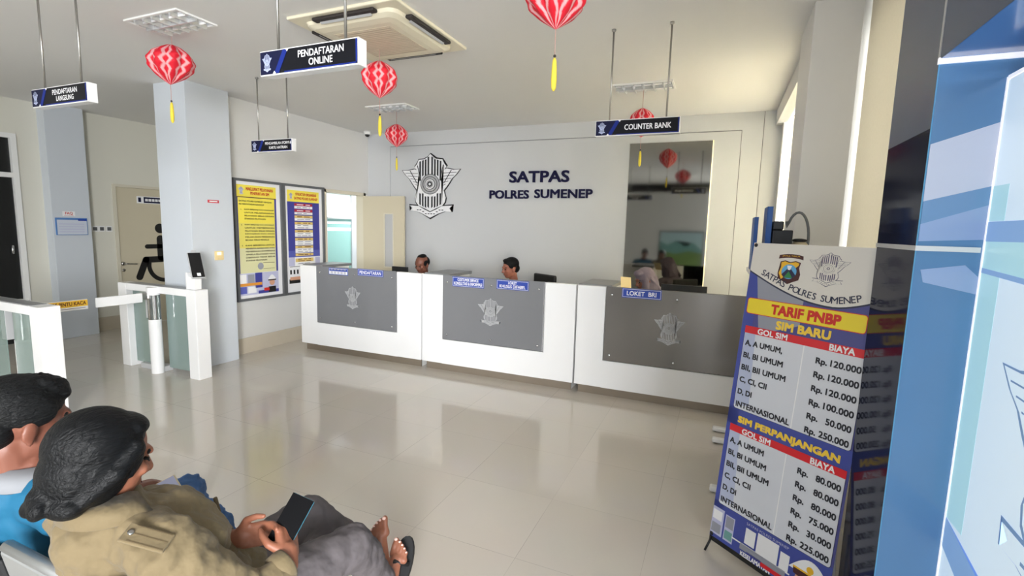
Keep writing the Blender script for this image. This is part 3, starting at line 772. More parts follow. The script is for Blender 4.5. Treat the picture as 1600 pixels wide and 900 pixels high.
lantern(-0.853, 2.50, 3.000, 0.325, 0.30, 'nearest red paper lantern, cut off by the top of the picture', 0.0, 0.1)

def hanging_sign(cx, y, lines, label, w=0.60, zt=2.512, zb=2.396, rods=(-0.205, 0.205)):
    t = thing('hanging_sign', label, 'sign', (cx, y, zb), 'black and blue signs hung on rods from the ceiling')
    x0, x1 = cx-w/2, cx+w/2; d = 0.055
    f = MB().box((x0, y, zb), (x1, y+d, zt), 0.003).build('sign_box', 'white_gloss', t)
    hh = zt-zb; e = 0.006
    for O, RX in ((V(x0, y, zb), X1), (V(x1, y+d, zb), -X1)):
        p = MB().m('sign_black').rect(e, w-e, e, hh-e, O, RX, Z1, 0.002)
        p.m('sign_navy').poly([(e, e), (0.105, e), (0.185, hh-e), (e, hh-e)], O, RX, Z1, 0.0008, 0.002)
        p.m('sign_blue').poly([(0.095, e), (0.125, e), (0.185, hh-e), (0.155, hh-e)], O, RX, Z1, 0.0008, 0.003)
        p.m('sign_blue').rect(0.16, w-e, e, e+0.006, O, RX, Z1, 0.0008, 0.0022).rect(w-e-0.008, w-e, e, hh-e, O, RX, Z1, 0.0008, 0.0022)
        p.m('white_print').poly([(0.088, e), (0.108, e), (0.098, e+0.012)], O, RX, Z1, 0.0008, 0.0042).poly([(0.172, hh-e), (0.192, hh-e), (0.182, hh-e-0.012)], O, RX, Z1, 0.0008, 0.0042)
        if len(lines) == 1: p.text(lines[0], O, RX, Z1, 0.385, hh/2, 0.33, 0.038, 0.0012, 0.003, 0.010)
        else:
            for (b, ww, h_), cv in zip(lines, (0.68, 0.33)): p.text(b, O, RX, Z1, 0.385, hh*cv, ww, h_, 0.0012, 0.003, 0.008)
        p.build('sign_face', None, t)
        e2 = MB(); emblem(e2, O+RX.cross(Z1)*0.0045, RX, Z1, 0.052, hh/2, 0.066, 0.085, 'sign_navy', 'pale_blue', 'pale_blue', 0.0004, True, False, False)
        e2.build('emblem', None, t)
    for r in rods:
        rd = MB().cyl((cx+r, y+d/2, zt-0.002), (cx+r, y+d/2, H), 0.0065, 10).lathe([(0.016, 0), (0.016, -0.012), (0.0065, -0.02)], (cx+r, y+d/2, H), 14).build('hanging_rod', 'steel', t)
    return t
hanging_sign(-3.935, 1.85, [('PENDAFTARAN', 0.27, 0.030), ('LANGSUNG', 0.19, 0.030)], 'hanging sign at the far left reading PENDAFTARAN LANGSUNG', 0.62)
hanging_sign(-1.830, 1.82, [('PENDAFTARAN', 0.27, 0.030), ('ONLINE', 0.14, 0.030)], 'large near hanging sign reading PENDAFTARAN ONLINE')
hanging_sign(-4.330, 3.80, [('PENGAMBILAN FORM &', 0.36, 0.026), ('KARTU ANTRIAN', 0.25, 0.026)], 'hanging sign above the framed posters reading PENGAMBILAN FORM & KARTU ANTRIAN', 0.57, 2.530, 2.405)
hanging_sign(-0.637, 3.767, ['COUNTER BANK'], 'hanging sign before the back wall reading COUNTER BANK', 0.61)

dc = thing('dome_camera', 'small white dome security camera on the ceiling at the back corner', 'security camera', (-5.36, 6.56, H-0.10))
MB().lathe([(0.055, 0), (0.055, -0.03), (0.05, -0.045), (0.02, -0.05)], (-5.36, 6.56, H), 20).build('housing', 'white_matte', dc)
MB().ell((-5.36, 6.56, H-0.052), (0.038, 0.038, 0.035)).build('lens_dome', 'black_gloss', dc)

# ================================================================== LEFT WALL: posters, small fittings
def frame_bars(y0, y1, z0, z1, x, wd, dp):
    f = MB()
    f.box((x, y0, z0), (x+dp, y0+wd, z1)).box((x, y1-wd, z0), (x+dp, y1, z1)).box((x, y0+wd, z0), (x+dp, y1-wd, z0+wd)).box((x, y0+wd, z1-wd), (x+dp, y1-wd, z1))
    return f
def words(p, O, u0, u1, v, h, seed, justify=True):
    rnd = random.Random(seed); u = u0
    while u < u1-0.02:
        q = min(rnd.uniform(0.05, 0.13), u1-u); p.rect(u, u+q, v-h/2, v+h/2, O, Y1, Z1, 0.0006, 0.0034); u += q+rnd.uniform(0.015, 0.05)
PZ0, PZ1 = 0.676, 2.212
t = thing('framed_poster', 'left framed poster, a yellow service pledge headed MAKLUMAT PELAYANAN', 'poster', (XL, 4.63, PZ0), 'framed posters on the left wall')
frame_bars(4.268, 4.998, PZ0, PZ1, XL, 0.032, 0.03).build('frame', 'grey_frame', t)
O = V(XL+0.010, 4.268, PZ0); Wd, Ht = 0.730, PZ1-PZ0
p = MB().m('white_print').rect(0.03, Wd-0.03, 0.03, Ht-0.03, O, Y1, Z1, 0.002, -0.008)
O2 = V(XL+0.004, 4.268, PZ0)
vv = lambda f: Ht*(1-f)
p.m('p_yellow').rect(0.050, 0.635, vv(0.145), vv(0.047), O2, Y1, Z1, 0.0006)
p.m('p_blue').rect(0.050, 0.635, vv(0.77), vv(0.145), O2, Y1, Z1, 0.0006)
p.m('ink_brown').rect(0.050, 0.635, vv(0.149), vv(0.143), O2, Y1, Z1, 0.0006, 0.0007)
for k, mm in enumerate(['p_yellow', 'p_yellow', 'p_yellow2', 'p_yellow2', 'p_pale', 'p_pale']):
    a, b = 0.15+(0.77-0.15)*k/6, 0.15+(0.77-0.15)*(k+1)/6
    p.m(mm).rect(0.062, 0.605, vv(b), vv(a), O2, Y1, Z1, 0.0006, 0.0012)
p.m('p_red').text('MAKLUMAT PELAYANAN', O2, Y1, Z1, 0.385, vv(0.078), 0.40, 0.038, 0.0006, 0.0022, 0.015).text('PENERBITAN SIM', O2, Y1, Z1, 0.385, vv(0.112), 0.28, 0.036, 0.0006, 0.0022, 0.015)
body = [('SATPAS POLRES SUMENEP DENGAN', 0.178, 0.34, 0.48), ('INI MENYATAKAN SANGGUP', 0.203, 0.28, 0.36),
        ('KAMI BERJANJI DAN SANGGUP', 0.246, 0.37, 0.44), ('UNTUK MELAKSANAKAN', 0.271, 0.37, 0.44), ('PELAYANAN SESUAI DENGAN', 0.296, 0.37, 0.44), ('STANDAR PELAYANAN', 0.321, 0.305, 0.31),
        ('KAMI BERJANJI DAN SANGGUP', 0.371, 0.37, 0.44), ('UNTUK MEMBERIKAN', 0.396, 0.37, 0.44), ('PELAYANAN SESUAI DENGAN', 0.421, 0.37, 0.44), ('KEWAJIBAN DAN AKAN', 0.446, 0.37, 0.44), ('MELAKUKAN PERBAIKAN', 0.471, 0.37, 0.44), ('SECARA TERUS MENERUS', 0.496, 0.325, 0.35),
        ('KAMI BERSEDIA UNTUK', 0.541, 0.37, 0.44), ('MENERIMA SANKSI DAN ATAU', 0.566, 0.37, 0.44), ('MEMBERIKAN KOMPENSASI', 0.591, 0.37, 0.44), ('APABILA PELAYANAN YANG', 0.616, 0.37, 0.44), ('DIBERIKAN TIDAK SESUAI', 0.641, 0.37, 0.44), ('STANDAR PELAYANAN', 0.666, 0.305, 0.31)]
p.m('p_ink')
for b, f, cu, ww in body: p.text(b, O2, Y1, Z1, cu-(0.0 if f > 0.22 else 0.02), vv(f), ww, 0.017, 0.0006, 0.0022, 0.02)
for n_, f in (('1.', 0.246), ('2.', 0.371), ('3.', 0.541)): p.text(n_, O2, Y1, Z1, 0.105, vv(f), None, 0.016, 0.0006, 0.0022, 0.02)
p.m('p_grey').ring((0.36, vv(0.718)), 0, 0.045, O2, Y1, Z1, 0.0005, 0.0022, 24).m('p_ink').rect(0.40, 0.58, vv(0.692)-0.003, vv(0.692)+0.003, O2, Y1, Z1, 0.0005, 0.0024).rect(0.40, 0.58, vv(0.742)-0.002, vv(0.742)+0.002, O2, Y1, Z1, 0.0005, 0.0024)
def collage(p, O, u0, u1, v0, v1, s=1):
    """photo strip: counters, an officer in a white cap, a ribbon"""
    w_, h_ = u1-u0, v1-v0; R = lambda a, b, c, d, m_, z: p.m(m_).rect(u0+a*w_, u0+b*w_, v0+c*h_, v0+d*h_, O, Y1, Z1, 0.0005, z)
    R(0, 1, 0, 1, 'p_lilac', 0.0012); R(0.38, 0.56, 0.3, 1, 'p_blue', 0.0018); R(0.0, 0.16, 0.52, 0.96, 'white_print', 0.0018); R(0.19, 0.36, 0.5, 0.94, 'p_grey', 0.0018)
    R(0.0, 0.16, 0.08, 0.4, 'p_blue2', 0.0018); R(0.19, 0.4, 0.08, 0.38, 'white_print', 0.0018); R(0.0, 0.55, 0.42, 0.55, 'p_orange', 0.0022); R(0.45, 1, 0.02, 0.16, 'p_blue', 0.0018)
    R(0.72, 0.92, 0.02, 0.30, 'p_black', 0.0024)
    p.m('p_skin').ring((u0+0.82*w_, v0+0.5*h_), 0, 0.15*h_, O, Y1, Z1, 0.0005, 0.0028, 20)
    p.m('white_print').poly([(u0+(0.70+0.24*k/10)*w_, v0+(0.60+0.26*math.sin(PI*k/10))*h_) for k in range(11)], O, Y1, Z1, 0.0005, 0.0034)
    p.m('p_black').rect(u0+0.71*w_, u0+0.93*w_, v0+0.58*h_, v0+0.64*h_, O, Y1, Z1, 0.0005, 0.0038)
    p.m('p_red').rect(u0+0.60*w_, u0+0.74*w_, v0+0.12*h_, v0+0.26*h_, O, Y1, Z1, 0.0005, 0.0036)
collage(p, O2, 0.050, 0.635, vv(0.955), vv(0.772))
emblem(p, O2+V(0.0022, 0, 0), Y1, Z1, 0.115, vv(0.095), 0.085, 0.10, 'p_grey', 'p_lilac', 'p_lilac', 0.0004, True, False, False)
p.build('poster_print', None, t)

t = thing('framed_poster', 'right framed poster, a blue organisation chart headed STRUKTUR ORGANISASI', 'poster', (XL, 5.38, PZ0), 'framed posters on the left wall')
frame_bars(5.003, 5.757, PZ0, PZ1, XL, 0.032, 0.03).build('frame', 'grey_frame', t)
O = V(XL+0.002, 5.003, PZ0); Wd = 0.754
p = MB().m('white_print').rect(0.03, Wd-0.03, 0.03, Ht-0.03, O, Y1, Z1, 0.0015)
O2 = V(XL+0.0036, 5.003, PZ0)
p.m('p_yellow').rect(0.085, 0.665, vv(0.155), vv(0.052), O2, Y1, Z1, 0.0006)
p.m('p_blue').rect(0.085, 0.665, vv(0.60), vv(0.155), O2, Y1, Z1, 0.0006).m('p_blue2').rect(0.085, 0.665, vv(0.66), vv(0.60), O2, Y1, Z1, 0.0006)
p.m('p_red').text('STRUKTUR ORGANISASI', O2, Y1, Z1, 0.42, vv(0.085), 0.38, 0.036, 0.0006, 0.0016, 0.015).text('SATPAS POLRES SUMENEP', O2, Y1, Z1, 0.42, vv(0.122), 0.43, 0.034, 0.0006, 0.0016, 0.015)
emblem(p, O2+V(0.0014, 0, 0), Y1, Z1, 0.150, vv(0.104), 0.075, 0.09, 'p_grey', 'p_lilac', 'p_lilac', 0.0004, True, False, False)
rows = [('p_crimson', 0.168, 0.190), ('white_print', 0.192, 0.215), ('p_crimson', 0.222, 0.245), ('white_print', 0.247, 0.268), ('p_gold', 0.278, 0.300), ('white_print', 0.302, 0.325), ('p_gold', 0.337, 0.358), ('white_print', 0.360, 0.400), ('p_gold', 0.410, 0.432), ('white_print', 0.434, 0.473), ('p_gold', 0.483, 0.507), ('white_print', 0.509, 0.550), ('p_gold', 0.556, 0.578), ('white_print', 0.580, 0.620), ('p_gold', 0.626, 0.650), ('p_gold', 0.672, 0.705), ('white_print', 0.707, 0.735)]
for k, (mm, a, b) in enumerate(rows):
    p.m(mm).rect(0.205, 0.535, vv(b), vv(a), O2, Y1, Z1, 0.0006, 0.0012)
    p.m('white_print' if mm == 'p_crimson' else 'p_grey' if mm == 'white_print' else 'ink_brown')
    n_ = 2 if (b-a) > 0.03 else 1
    for q in range(n_): words(p, O2+V(-0.0014, 0, 0), 0.25, 0.49, vv(a+(b-a)*(q+0.5)/n_), 0.010, k*3+q)
p.m('p_black').rect(0.10, 0.66, vv(0.748), vv(0.744), O2, Y1, Z1, 0.0006, 0.001)
for a, b, c, d, mm in ((0.085, 0.19, 0.66, 0.74, 'p_lilac'), (0.57, 0.66, 0.665, 0.73, 'p_lilac'), (0.085, 0.36, 0.76, 0.83, 'white_print'), (0.36, 0.46, 0.75, 0.86, 'p_blue'), (0.46, 0.665, 0.75, 0.86, 'p_lilac'), (0.085, 0.665, 0.86, 0.90, 'p_black'), (0.10, 0.30, 0.84, 0.87, 'p_skin')):
    p.m(mm).rect(a, b, vv(d), vv(c), O2, Y1, Z1, 0.0006, 0.0014 + (0.0006 if mm != 'p_black' else 0))
p.m('p_black')
for k in range(4): p.rect(0.10+k*0.06, 0.13+k*0.06, vv(0.815), vv(0.775), O2, Y1, Z1, 0.0005, 0.0026)
p.m('p_skin').ring((0.585, vv(0.82)), 0, 0.05, O2, Y1, Z1, 0.0005, 0.0028, 18).m('white_print').poly([(0.52+0.13*k/10, vv(0.805)+0.05*math.sin(PI*k/10)) for k in range(11)], O2, Y1, Z1, 0.0005, 0.0036).m('p_black').rect(0.525, 0.645, vv(0.815), vv(0.806), O2, Y1, Z1, 0.0005, 0.0042)
p.build('poster_print', None, t)

# small things on the near pillar and the far pillar
PX = -5.36
tag(MB().m('label_red').box((PX, 3.82, 1.885), (PX+0.003, 3.955, 1.918)).m('white_print').rect(3.84, 3.935, 1.896, 1.908, V(PX+0.003, 0, 0), Y1, Z1, 0.001).build('red_label'), 'small red label strip high on the near pillar', 'label')
sw = thing('wall_switch', 'cream backlit wall switch on the near pillar', 'switch', (PX, 3.925, 1.23))
MB().box((PX, 3.87, 1.232), (PX+0.010, 3.98, 1.338), 0.004).build('plate', 'switch_cream', sw)
MB().box((PX+0.010, 3.895, 1.29), (PX+0.017, 3.945, 1.326), 0.003).build('rocker', 'lit_edge', sw)
MB().box((PX+0.010, 3.90, 1.242), (PX+0.017, 3.96, 1.27), 0.003).build('rocker', 'switch_cream', sw)
bd = thing('notice_board', 'pale blue edged notice sheet on the far pillar', 'notice', (-8.28, 3.91, 1.43))
MB().box((-8.28, 3.735, 1.433), (-8.268, 4.098, 1.668), 0.002).build('backing', 'board_blue', bd)
pb = MB().m('board_paper').rect(3.75, 4.09, 1.440, 1.640, V(-8.268, 0, 0), Y1, Z1, 0.001).m('plate_blue').rect(3.99, 4.09, 1.63, 1.655, V(-8.268, 0, 0), Y1, Z1, 0.001, 0.0012).m('p_lilac')
for k in range(4): pb.rect(3.77, 4.06, 1.475+k*0.035, 1.483+k*0.035, V(-8.268, 0, 0), Y1, Z1, 0.001, 0.0012)
pb.build('paper', None, bd)
fq = MB().m('white_print').box((-8.28, 3.825, 1.69), (-8.275, 3.965, 1.757)).m('p_red').text('FAQ', V(-8.275, 0, 0), Y1, Z1, 3.895, 1.727, 0.085, 0.040, 0.001, 0, 0.01).rect(3.84, 3.95, 1.695, 1.699, V(-8.275, 0, 0), Y1, Z1, 0.001)
tag(fq.build('faq_label'), 'small white FAQ label above the notice sheet on the far pillar', 'label')
for k, y in enumerate((4.275, 4.36, 4.455)):
    s = thing('switch_plate', ('left', 'middle', 'right')[k]+' of the three dark switches beside the toilet door', 'switch', (-8.45, y, 1.48), 'wall switches beside the toilet door')
    MB().box((-8.45, y-0.042, 1.475), (-8.443, y+0.042, 1.56), 0.003).build('plate', 'white_matte', s)
    MB().box((-8.443, y-0.025, 1.492), (-8.438, y+0.025, 1.542), 0.002).build('rocker', 'grey_frame', s)
so = thing('wall_socket', 'white low wall socket beside the near pillar', 'socket', (XL, 4.17, 0.24))
MB().box((XL, 4.15, 0.235), (XL+0.01, 4.235, 0.32), 0.003).build('plate', 'white_matte', so)
MB().lathe([(0.022, 0), (0.022, 0.004), (0.016, 0.004), (0.015, 0.001)], (XL+0.010, 4.192, 0.278), 18, X1).build('socket_face', 'grey_light', so)

# ================================================================== TURNSTILE GATES
def gate(y0, side, label, sticker):
    """unit along X between X=-6.30 and -4.985, width 0.145; side=-1: arm on the low-Y face, +1: on the high-Y face"""
    y1 = y0+0.145; xa, xb = -6.30, -4.985; ht = 0.962
    t = thing('access_gate', label, 'gate', ((xa+xb)/2, (y0+y1)/2, 0), 'swing gates at the left entrance')
    for k, (a, b) in enumerate(((xb-0.15, xb), (xa, xa+0.15))):
        MB().box((a, y0, 0), (b, y1, ht-0.001), 0.006).build('post', 'white_gloss', t)
    MB().box((xa+0.15, y0, ht-0.075), (xb-0.15, y1, ht), 0.004).build('top_rail', 'white_gloss', t)
    ts = MB().box((xa+0.16, y0+0.02, ht), (xb-0.16, y1-0.02, ht+0.003)); ts.build('top_strip', 'grey_top', t)
    yg = (y0+y1)/2
    ym = y0+0.012 if side < 0 else y1-0.012
    for g0, g1 in ((xb-0.155-0.43, xb-0.152), (xa+0.152, xa+0.155+0.43)):
        MB().box((g0, yg-0.004, 0.05), (g1, yg+0.004, ht-0.075)).build('glass_panel', 'glass_green', t)
    px, pyc = -5.645, (y0-0.012 if side < 0 else y1+0.012)
    # rounded swing post with a chrome drum under a white cap
    def oval(z0, z1, r, name, m_, parent):
        mb = MB(); pts = [(math.cos(2*PI*k/32)*r*1.0, math.sin(2*PI*k/32)*r*0.9) for k in range(32)]
        mb.poly(pts, (px, pyc, z0), X1, Y1, z1-z0); 
        return mb.build(name, m_, parent)
    ps = oval(0, 0.60, 0.066, 'swing_post', 'white_gloss', t)
    oval(0.60, 0.87, 0.064, 'chrome_drum', 'chrome', t)
    oval(0.87, 0.952, 0.068, 'cap', 'white_gloss', t)
    MB().box((px-0.15, min(pyc, yg)-0.0, 0.60), (px-0.066, max(pyc, yg)+0.02, 0.885), 0.004).build('pivot_bracket', 'grey_light', t)
    ya = pyc+side*0.06; ye = y0-0.545 if side < 0 else y1+0.515
    arm = MB().box((px-0.025, min(ya+side*0.05, ye), 0.800), (px+0.0, max(ya+side*0.05, ye), 0.898), 0.006).build('swing_arm', 'white_gloss', t)
    MB().obox((px-0.045, ya+side*0.01, 0.86), (X1, Y1, Z1), (0.04, 0.06, 0.035), 0.008).build('arm_clamp', 'steel', t)
    if sticker:
        O = V(px, 0, 0); a, b = min(ya+0.06, ye)+0.02, ye-0.004
        s = MB().m('sticker_yellow').rect(a, b, 0.835, 0.894, O, Y1, Z1, 0.001).m('white_print').rect(a, b, 0.806, 0.833, O, Y1, Z1, 0.001)
        s.m('ink_brown').text('AWAS PINTU KACA', O, Y1, Z1, (a+b)/2, 0.866, (b-a)*0.92, 0.034, 0.0008, 0.001, 0.015).rect(a+0.02, b-0.02, 0.818, 0.822, O, Y1, Z1, 0.0008, 0.001)
        o = s.build('warning_sticker', None, arm); o['label'] = 'yellow sticker reading AWAS PINTU KACA'
    MB().box((xa+0.3, yg-0.055, 0), (xb-0.62, yg+0.055, 0.06), 0.004).build('base_plate', 'grey_light', t)
    return t
gate(3.366, -1, 'right white swing gate with glass panels, beside the near pillar', False)
gate(2.092, 1, 'left white swing gate whose arm carries the yellow AWAS PINTU KACA sticker', True)
sc = thing('face_scanner', 'black tilted face recognition terminal on a white bracket atop the right gate', 'terminal', (-5.06, 3.44, 0.962))
MB().box((-5.12, 3.395, 0.962), (-5.03, 3.475, 1.10), 0.004).build('bracket', 'white_gloss', sc)
MB().box((-5.15, 3.385, 0.962), (-5.12, 3.44, 1.14), 0.004).build('bracket_back', 'white_gloss', sc)
sN = V(0.80, -0.30, 0.5).normalized(); sR = Z1.cross(sN).normalized(); sU = sN.cross(sR)
scC = V(-5.06, 3.445, 1.215)
dev = MB().obox(scC, (sR, sU, sN), (0.062, 0.150, 0.012), 0.006).build('housing', 'grey_light', sc)
MB().obox(scC+sN*0.0125, (sR, sU, sN), (0.057, 0.142, 0.002), 0.001).build('screen', 'terminal_black', sc)
MB().obox(scC+sN*0.0152-sU*0.112+sR*0.006, (sR, sU, sN), (0.017, 0.017, 0.0008), 0.0003).build('reader_mark', 'white_print', sc)
MB().obox(scC+sU*0.160, (sR, sU, sN), (0.022, 0.016, 0.012), 0.003).build('camera_module', 'grey_light', sc)

# ================================================================== RIGHT: booth, banner, table
# glossy booth whose corner stands at X=0.572
bt = thing('display_booth', 'glossy navy and blue printed booth with white light trims at the right edge', 'booth', (0.9, 1.7, 0))
BX, BF, BN, TX = 0.572, 2.390, 1.958, 0.742
MB().m('booth_black').box((BX, BN, 0), (BX+0.05, BF, 2.04)).m('booth_slate').box((BX, BN, 2.04), (BX+0.05, BF, H-0.002)).build('side_panel', None, bt)
fp = MB().m('booth_blue').box((BX+0.002, BN-0.002, 0), (1.3, BN+0.03, 2.243))
FO = V(0, BN-0.002, 0)
fp.m('booth_lilac').poly([(0.575, 1.99), (0.74, 2.05), (0.74, 1.86), (0.575, 1.815)], FO, X1, Z1, 0.0008)
fp.m('booth_lilac').poly([(0.575, 1.99), (0.64, 1.985), (0.74, 2.05), (0.74, 1.97), (0.66, 1.90), (0.575, 1.87)], FO, X1, Z1, 0.0006, 0.0008)
fp.m('booth_band').poly([(0.575, 1.815), (0.74, 1.862), (0.74, 1.806), (0.575, 1.744)], FO, X1, Z1, 0.0008, 0.0008)
fp.m('booth_band_pale').poly([(0.575, 1.744), (0.74, 1.806), (0.74, 1.70), (0.575, 1.69)], FO, X1, Z1, 0.0008, 0.0004)
fp.m('booth_band_pale').poly([(0.59, 1.60), (0.70, 1.62), (0.74, 1.58), (0.74, 1.53), (0.60, 1.56)], FO, X1, Z1, 0.0008, 0.0004)
fp.build('front_panel', None, bt)
MB().box((TX, 0.45, 0), (1.3, BN-0.003, 2.176)).build('backlit_body', 'white_matte', bt)
SO, SR = V(TX, 0, 0), V(0, -1, 0)      # backlit panel faces -X ; u runs towards the camera
sp = MB().m('light_print').rect(-BN+0.006, -0.46, 0.02, 2.165, SO, SR, Z1, 0.003)
sp.m('light_print_aqua').rect(-BN+0.006, -BN+0.10, 1.756, 1.86, SO, SR, Z1, 0.0006, 0.003).rect(-BN+0.006, -BN+0.12, 0.80, 1.62, SO, SR, Z1, 0.0006, 0.003).rect(-BN+0.006, -0.46, 1.60, 1.70, SO, SR, Z1, 0.0006, 0.0026)
sp.m('light_print_blue').poly([(-BN+0.006, 1.754), (-0.46, 1.76), (-0.46, 1.70), (-BN+0.006, 1.695)], SO, SR, Z1, 0.0006, 0.0036)
sp.poly([(-BN+0.006, 1.60), (-1.70, 1.585), (-0.46, 1.45), (-0.46, 1.52), (-1.70, 1.60), (-BN+0.006, 1.615)], SO, SR, Z1, 0.0006, 0.0036)
sp.poly([(-BN+0.006, 0.80), (-BN+0.006, 0.70), (-1.72, 0.62), (-1.0, 0.50), (-1.0, 0.60), (-1.72, 0.74)], SO, SR, Z1, 0.0006, 0.0036)
emblem(sp, SO+V(-0.0042, 0, 0), SR, Z1, -1.36, 1.18, 0.80, 0.72, 'light_line', 'light_print', 'light_print_aqua', 0.0006, True, False, True)
sp.build('backlit_print', None, bt)
tr = MB()
tr.box((TX-0.006, BN-0.010, 0), (TX+0.004, BN+0.0, 2.176)).build('light_trim', 'led_strip', bt)
MB().box((TX-0.006, 0.45, 2.169), (TX+0.004, BN-0.010, 2.179)).build('light_trim', 'led_strip', bt)
MB().box((BX-0.004, BN-0.010, 2.228), (1.3, BN+0.002, 2.246)).build('light_trim', 'led_strip', bt)
MB().box((BX-0.004, BN-0.006, 1.660), (BX+0.002, BF, 1.676)).build('trim_rail', 'grey_light', bt)
MB().box((BX-0.004, BN-0.010, 1.660), (TX-0.012, BN, 1.676)).build('trim_rail', 'white_gloss', bt)
MB().m('booth_slate').box((BX, 0.95, 2.2435), (BX+0.03, BN, H-0.002)).m('booth_soffit').box((BX+0.0015, 0.95, 2.243), (1.3, BN-0.002, 2.262)).build('canopy', None, bt)
MB().box((BX-0.003, BN-0.004, 2.246), (BX+0.001, BN+0.004, H-0.002)).build('corner_line', 'grey_light', bt)
MB().box((BX-0.0015, BN-0.0035, 0), (BX+0.0015, BN-0.0005, 2.228)).build('corner_line', 'c_sky', bt)  # cyan glow along the corner, put into the colour of a thin strip

# tariff banner on an X stand
th, ph = math.radians(39), math.radians(6)
bR = V(math.cos(th), -math.sin(th), 0); bBk = V(math.sin(th), math.cos(th), 0); bU = V(0, 0, math.cos(ph))+bBk*math.sin(ph)
L0 = V(0.053, 2.720, 0.08); BW, BH = 0.612, 1.582
bn = thing('tariff_banner', 'tall blue and grey tariff banner headed TARIF PNBP on a stand at the right', 'banner', (0.30, 2.56, 0))
bN = bR.cross(bU)
fab = MB().m('b_indigo').rect(0, BW, 0, BH, L0, bR, bU, 0.0012)
LY = 0.0004
def lay(k): return 0.0012+LY*k
fab.m('b_blue').rect(0, 0.06, 0.15, BH, L0, bR, bU, LY, lay(0)).rect(0, BW, 0.63, 0.72, L0, bR, bU, LY, lay(0)).m('b_blue').rect(0, BW, 0, 0.2, L0, bR, bU, LY, lay(0))
arc = [(-0.0 + BW*k/24, 0) for k in range(25)]
def arcv(s): return 1.440-0.128*math.sin(min(1, s/0.43)*PI/2) if s < 0.43 else 1.312+0.050*((s-0.43)/0.18)**1.6
fab.m('p_grey').poly([(0.045, 1.415), (0.30, 1.33), (0.30, 1.20), (0.10, 1.12)], L0, bR, bU, LY, lay(1))
fab.m('b_line').poly([(0, arcv(0)-0.008)]+[(BW*k/24, arcv(BW*k/24)-0.008) for k in range(1, 25)]+[(BW, BH-0.01), (0, BH-0.01)], L0, bR, bU, LY, lay(1.5))
fab.m('b_cream').poly([(0, arcv(0))]+[(BW*k/24, arcv(BW*k/24)) for k in range(1, 25)]+[(BW, BH), (0, BH)], L0, bR, bU, LY, lay(2.5))
def rbox(u0, u1, v0, v1, r, m_, k):
    pts = []
    for cx, cy, a in ((u1-r, v1-r, 0), (u0+r, v1-r, PI/2), (u0+r, v0+r, PI), (u1-r, v0+r, 1.5*PI)):
        for q in range(6): pts.append((cx+math.cos(a+q*PI/10)*r, cy+math.sin(a+q*PI/10)*r))
    fab.m(m_).poly(pts, L0, bR, bU, LY, lay(k))
rbox(0.014, 0.582, 1.217, 1.299, 0.014, 'b_red', 3); rbox(0.017, 0.579, 1.220, 1.296, 0.012, 'b_yellow', 4)
for (z0, z1, zr) in ((0.715, 1.153, 1.116), (0.192, 0.630, 0.594)):
    rbox(0.024, 0.602, z0, z1, 0.014, 'b_line', 3); rbox(0.026, 0.600, z0+0.002, z1-0.002, 0.013, 'b_box', 4)
    fab.m('b_box_shade').poly([(0.028, z0+0.02), (0.028, zr), (0.085, zr), (0.11, z0+0.03)], L0, bR, bU, LY, lay(5))
    fab.m('b_red').rect(0.024, 0.602, zr, z1, L0, bR, bU, LY, lay(5))
    fab.m('white_print').rect(0.335, 0.340, z0+0.004, zr, L0, bR, bU, LY, lay(5))
T = lambda body, cu, cv, ww, hh, m_, k=6, bold=0.02: fab.m(m_).text(body, L0, bR, bU, cu, cv, ww, hh, LY, lay(k), bold)
T('TARIF PNBP', 0.313, 1.257, 0.325, 0.044, 'b_text_red', 5, 0.03)
T('SIM BARU', 0.316, 1.184, 0.255, 0.038, 'b_text_yellow', 3, 0.03)
T('SIM PERPANJANGAN', 0.315, 0.661, 0.50, 0.040, 'b_text_yellow', 3, 0.03)
for zr, z1 in ((1.116, 1.153), (0.594, 0.630)):
    T('GOL SIM', 0.175, (zr+z1)/2, 0.155, 0.027, 'white_print', 7, 0.02); T('BIAYA', 0.502, (zr+z1)/2, 0.105, 0.027, 'white_print', 7, 0.02)
rowsA = ['A, A UMUM,', 'BI, BI UMUM', 'BII, BII UMUM', 'C, CI, CII', 'D, DI', 'INTERNASIONAL']
pr1 = ['120.000', '120.000', '120.000', '100.000', '50.000', '250.000']; pr2 = ['80.000', '80.000', '80.000', '75.000', '30.000', '225.000']
wid = {'A, A UMUM,': 0.20, 'A, A UMUM': 0.19, 'BI, BI UMUM': 0.213, 'BII, BII UMUM': 0.237, 'C, CI, CII': 0.15, 'D, DI': 0.078, 'INTERNASIONAL': 0.288}
for z0, prices, first in ((1.064, pr1, 'A, A UMUM,'), (0.545, pr2, 'A, A UMUM')):
    for k in range(6):
        a = first if k == 0 else rowsA[k]; z = z0-k*0.0645
        T(a, 0.038+wid[a]/2, z, wid[a], 0.031 if ',' in a else 0.028, 'b_text')
        T('Rp.', 0.425, z-0.006, 0.048, 0.034, 'b_text'); wn_ = 0.125 if len(prices[k]) == 7 else 0.105
        T(prices[k], 0.590-wn_/2, z, wn_, 0.028, 'b_text')
# curved line of the header
ss = 'SATPAS POLRES SUMENEP'
adv = [{'M': 1.4, ' ': 0.75, 'L': 0.9, 'U': 1.1, 'N': 1.15, 'O': 1.2}.get(c_, 1.0) for c_ in ss]
for k, ch in enumerate(ss):
    if ch == ' ': continue
    s = 0.068+0.478*(sum(adv[:k])+adv[k]/2)/sum(adv); v = arcv(s)+0.030; sl = (arcv(s+0.01)-arcv(s-0.01))/0.02
    rr = (bR+bU*sl).normalized(); uu = bN.cross(rr).normalized()
    fab.m('b_line').text(ch, L0+bR*s+bU*v, rr, uu, 0, 0, None, 0.030, LY, lay(5), 0.006)
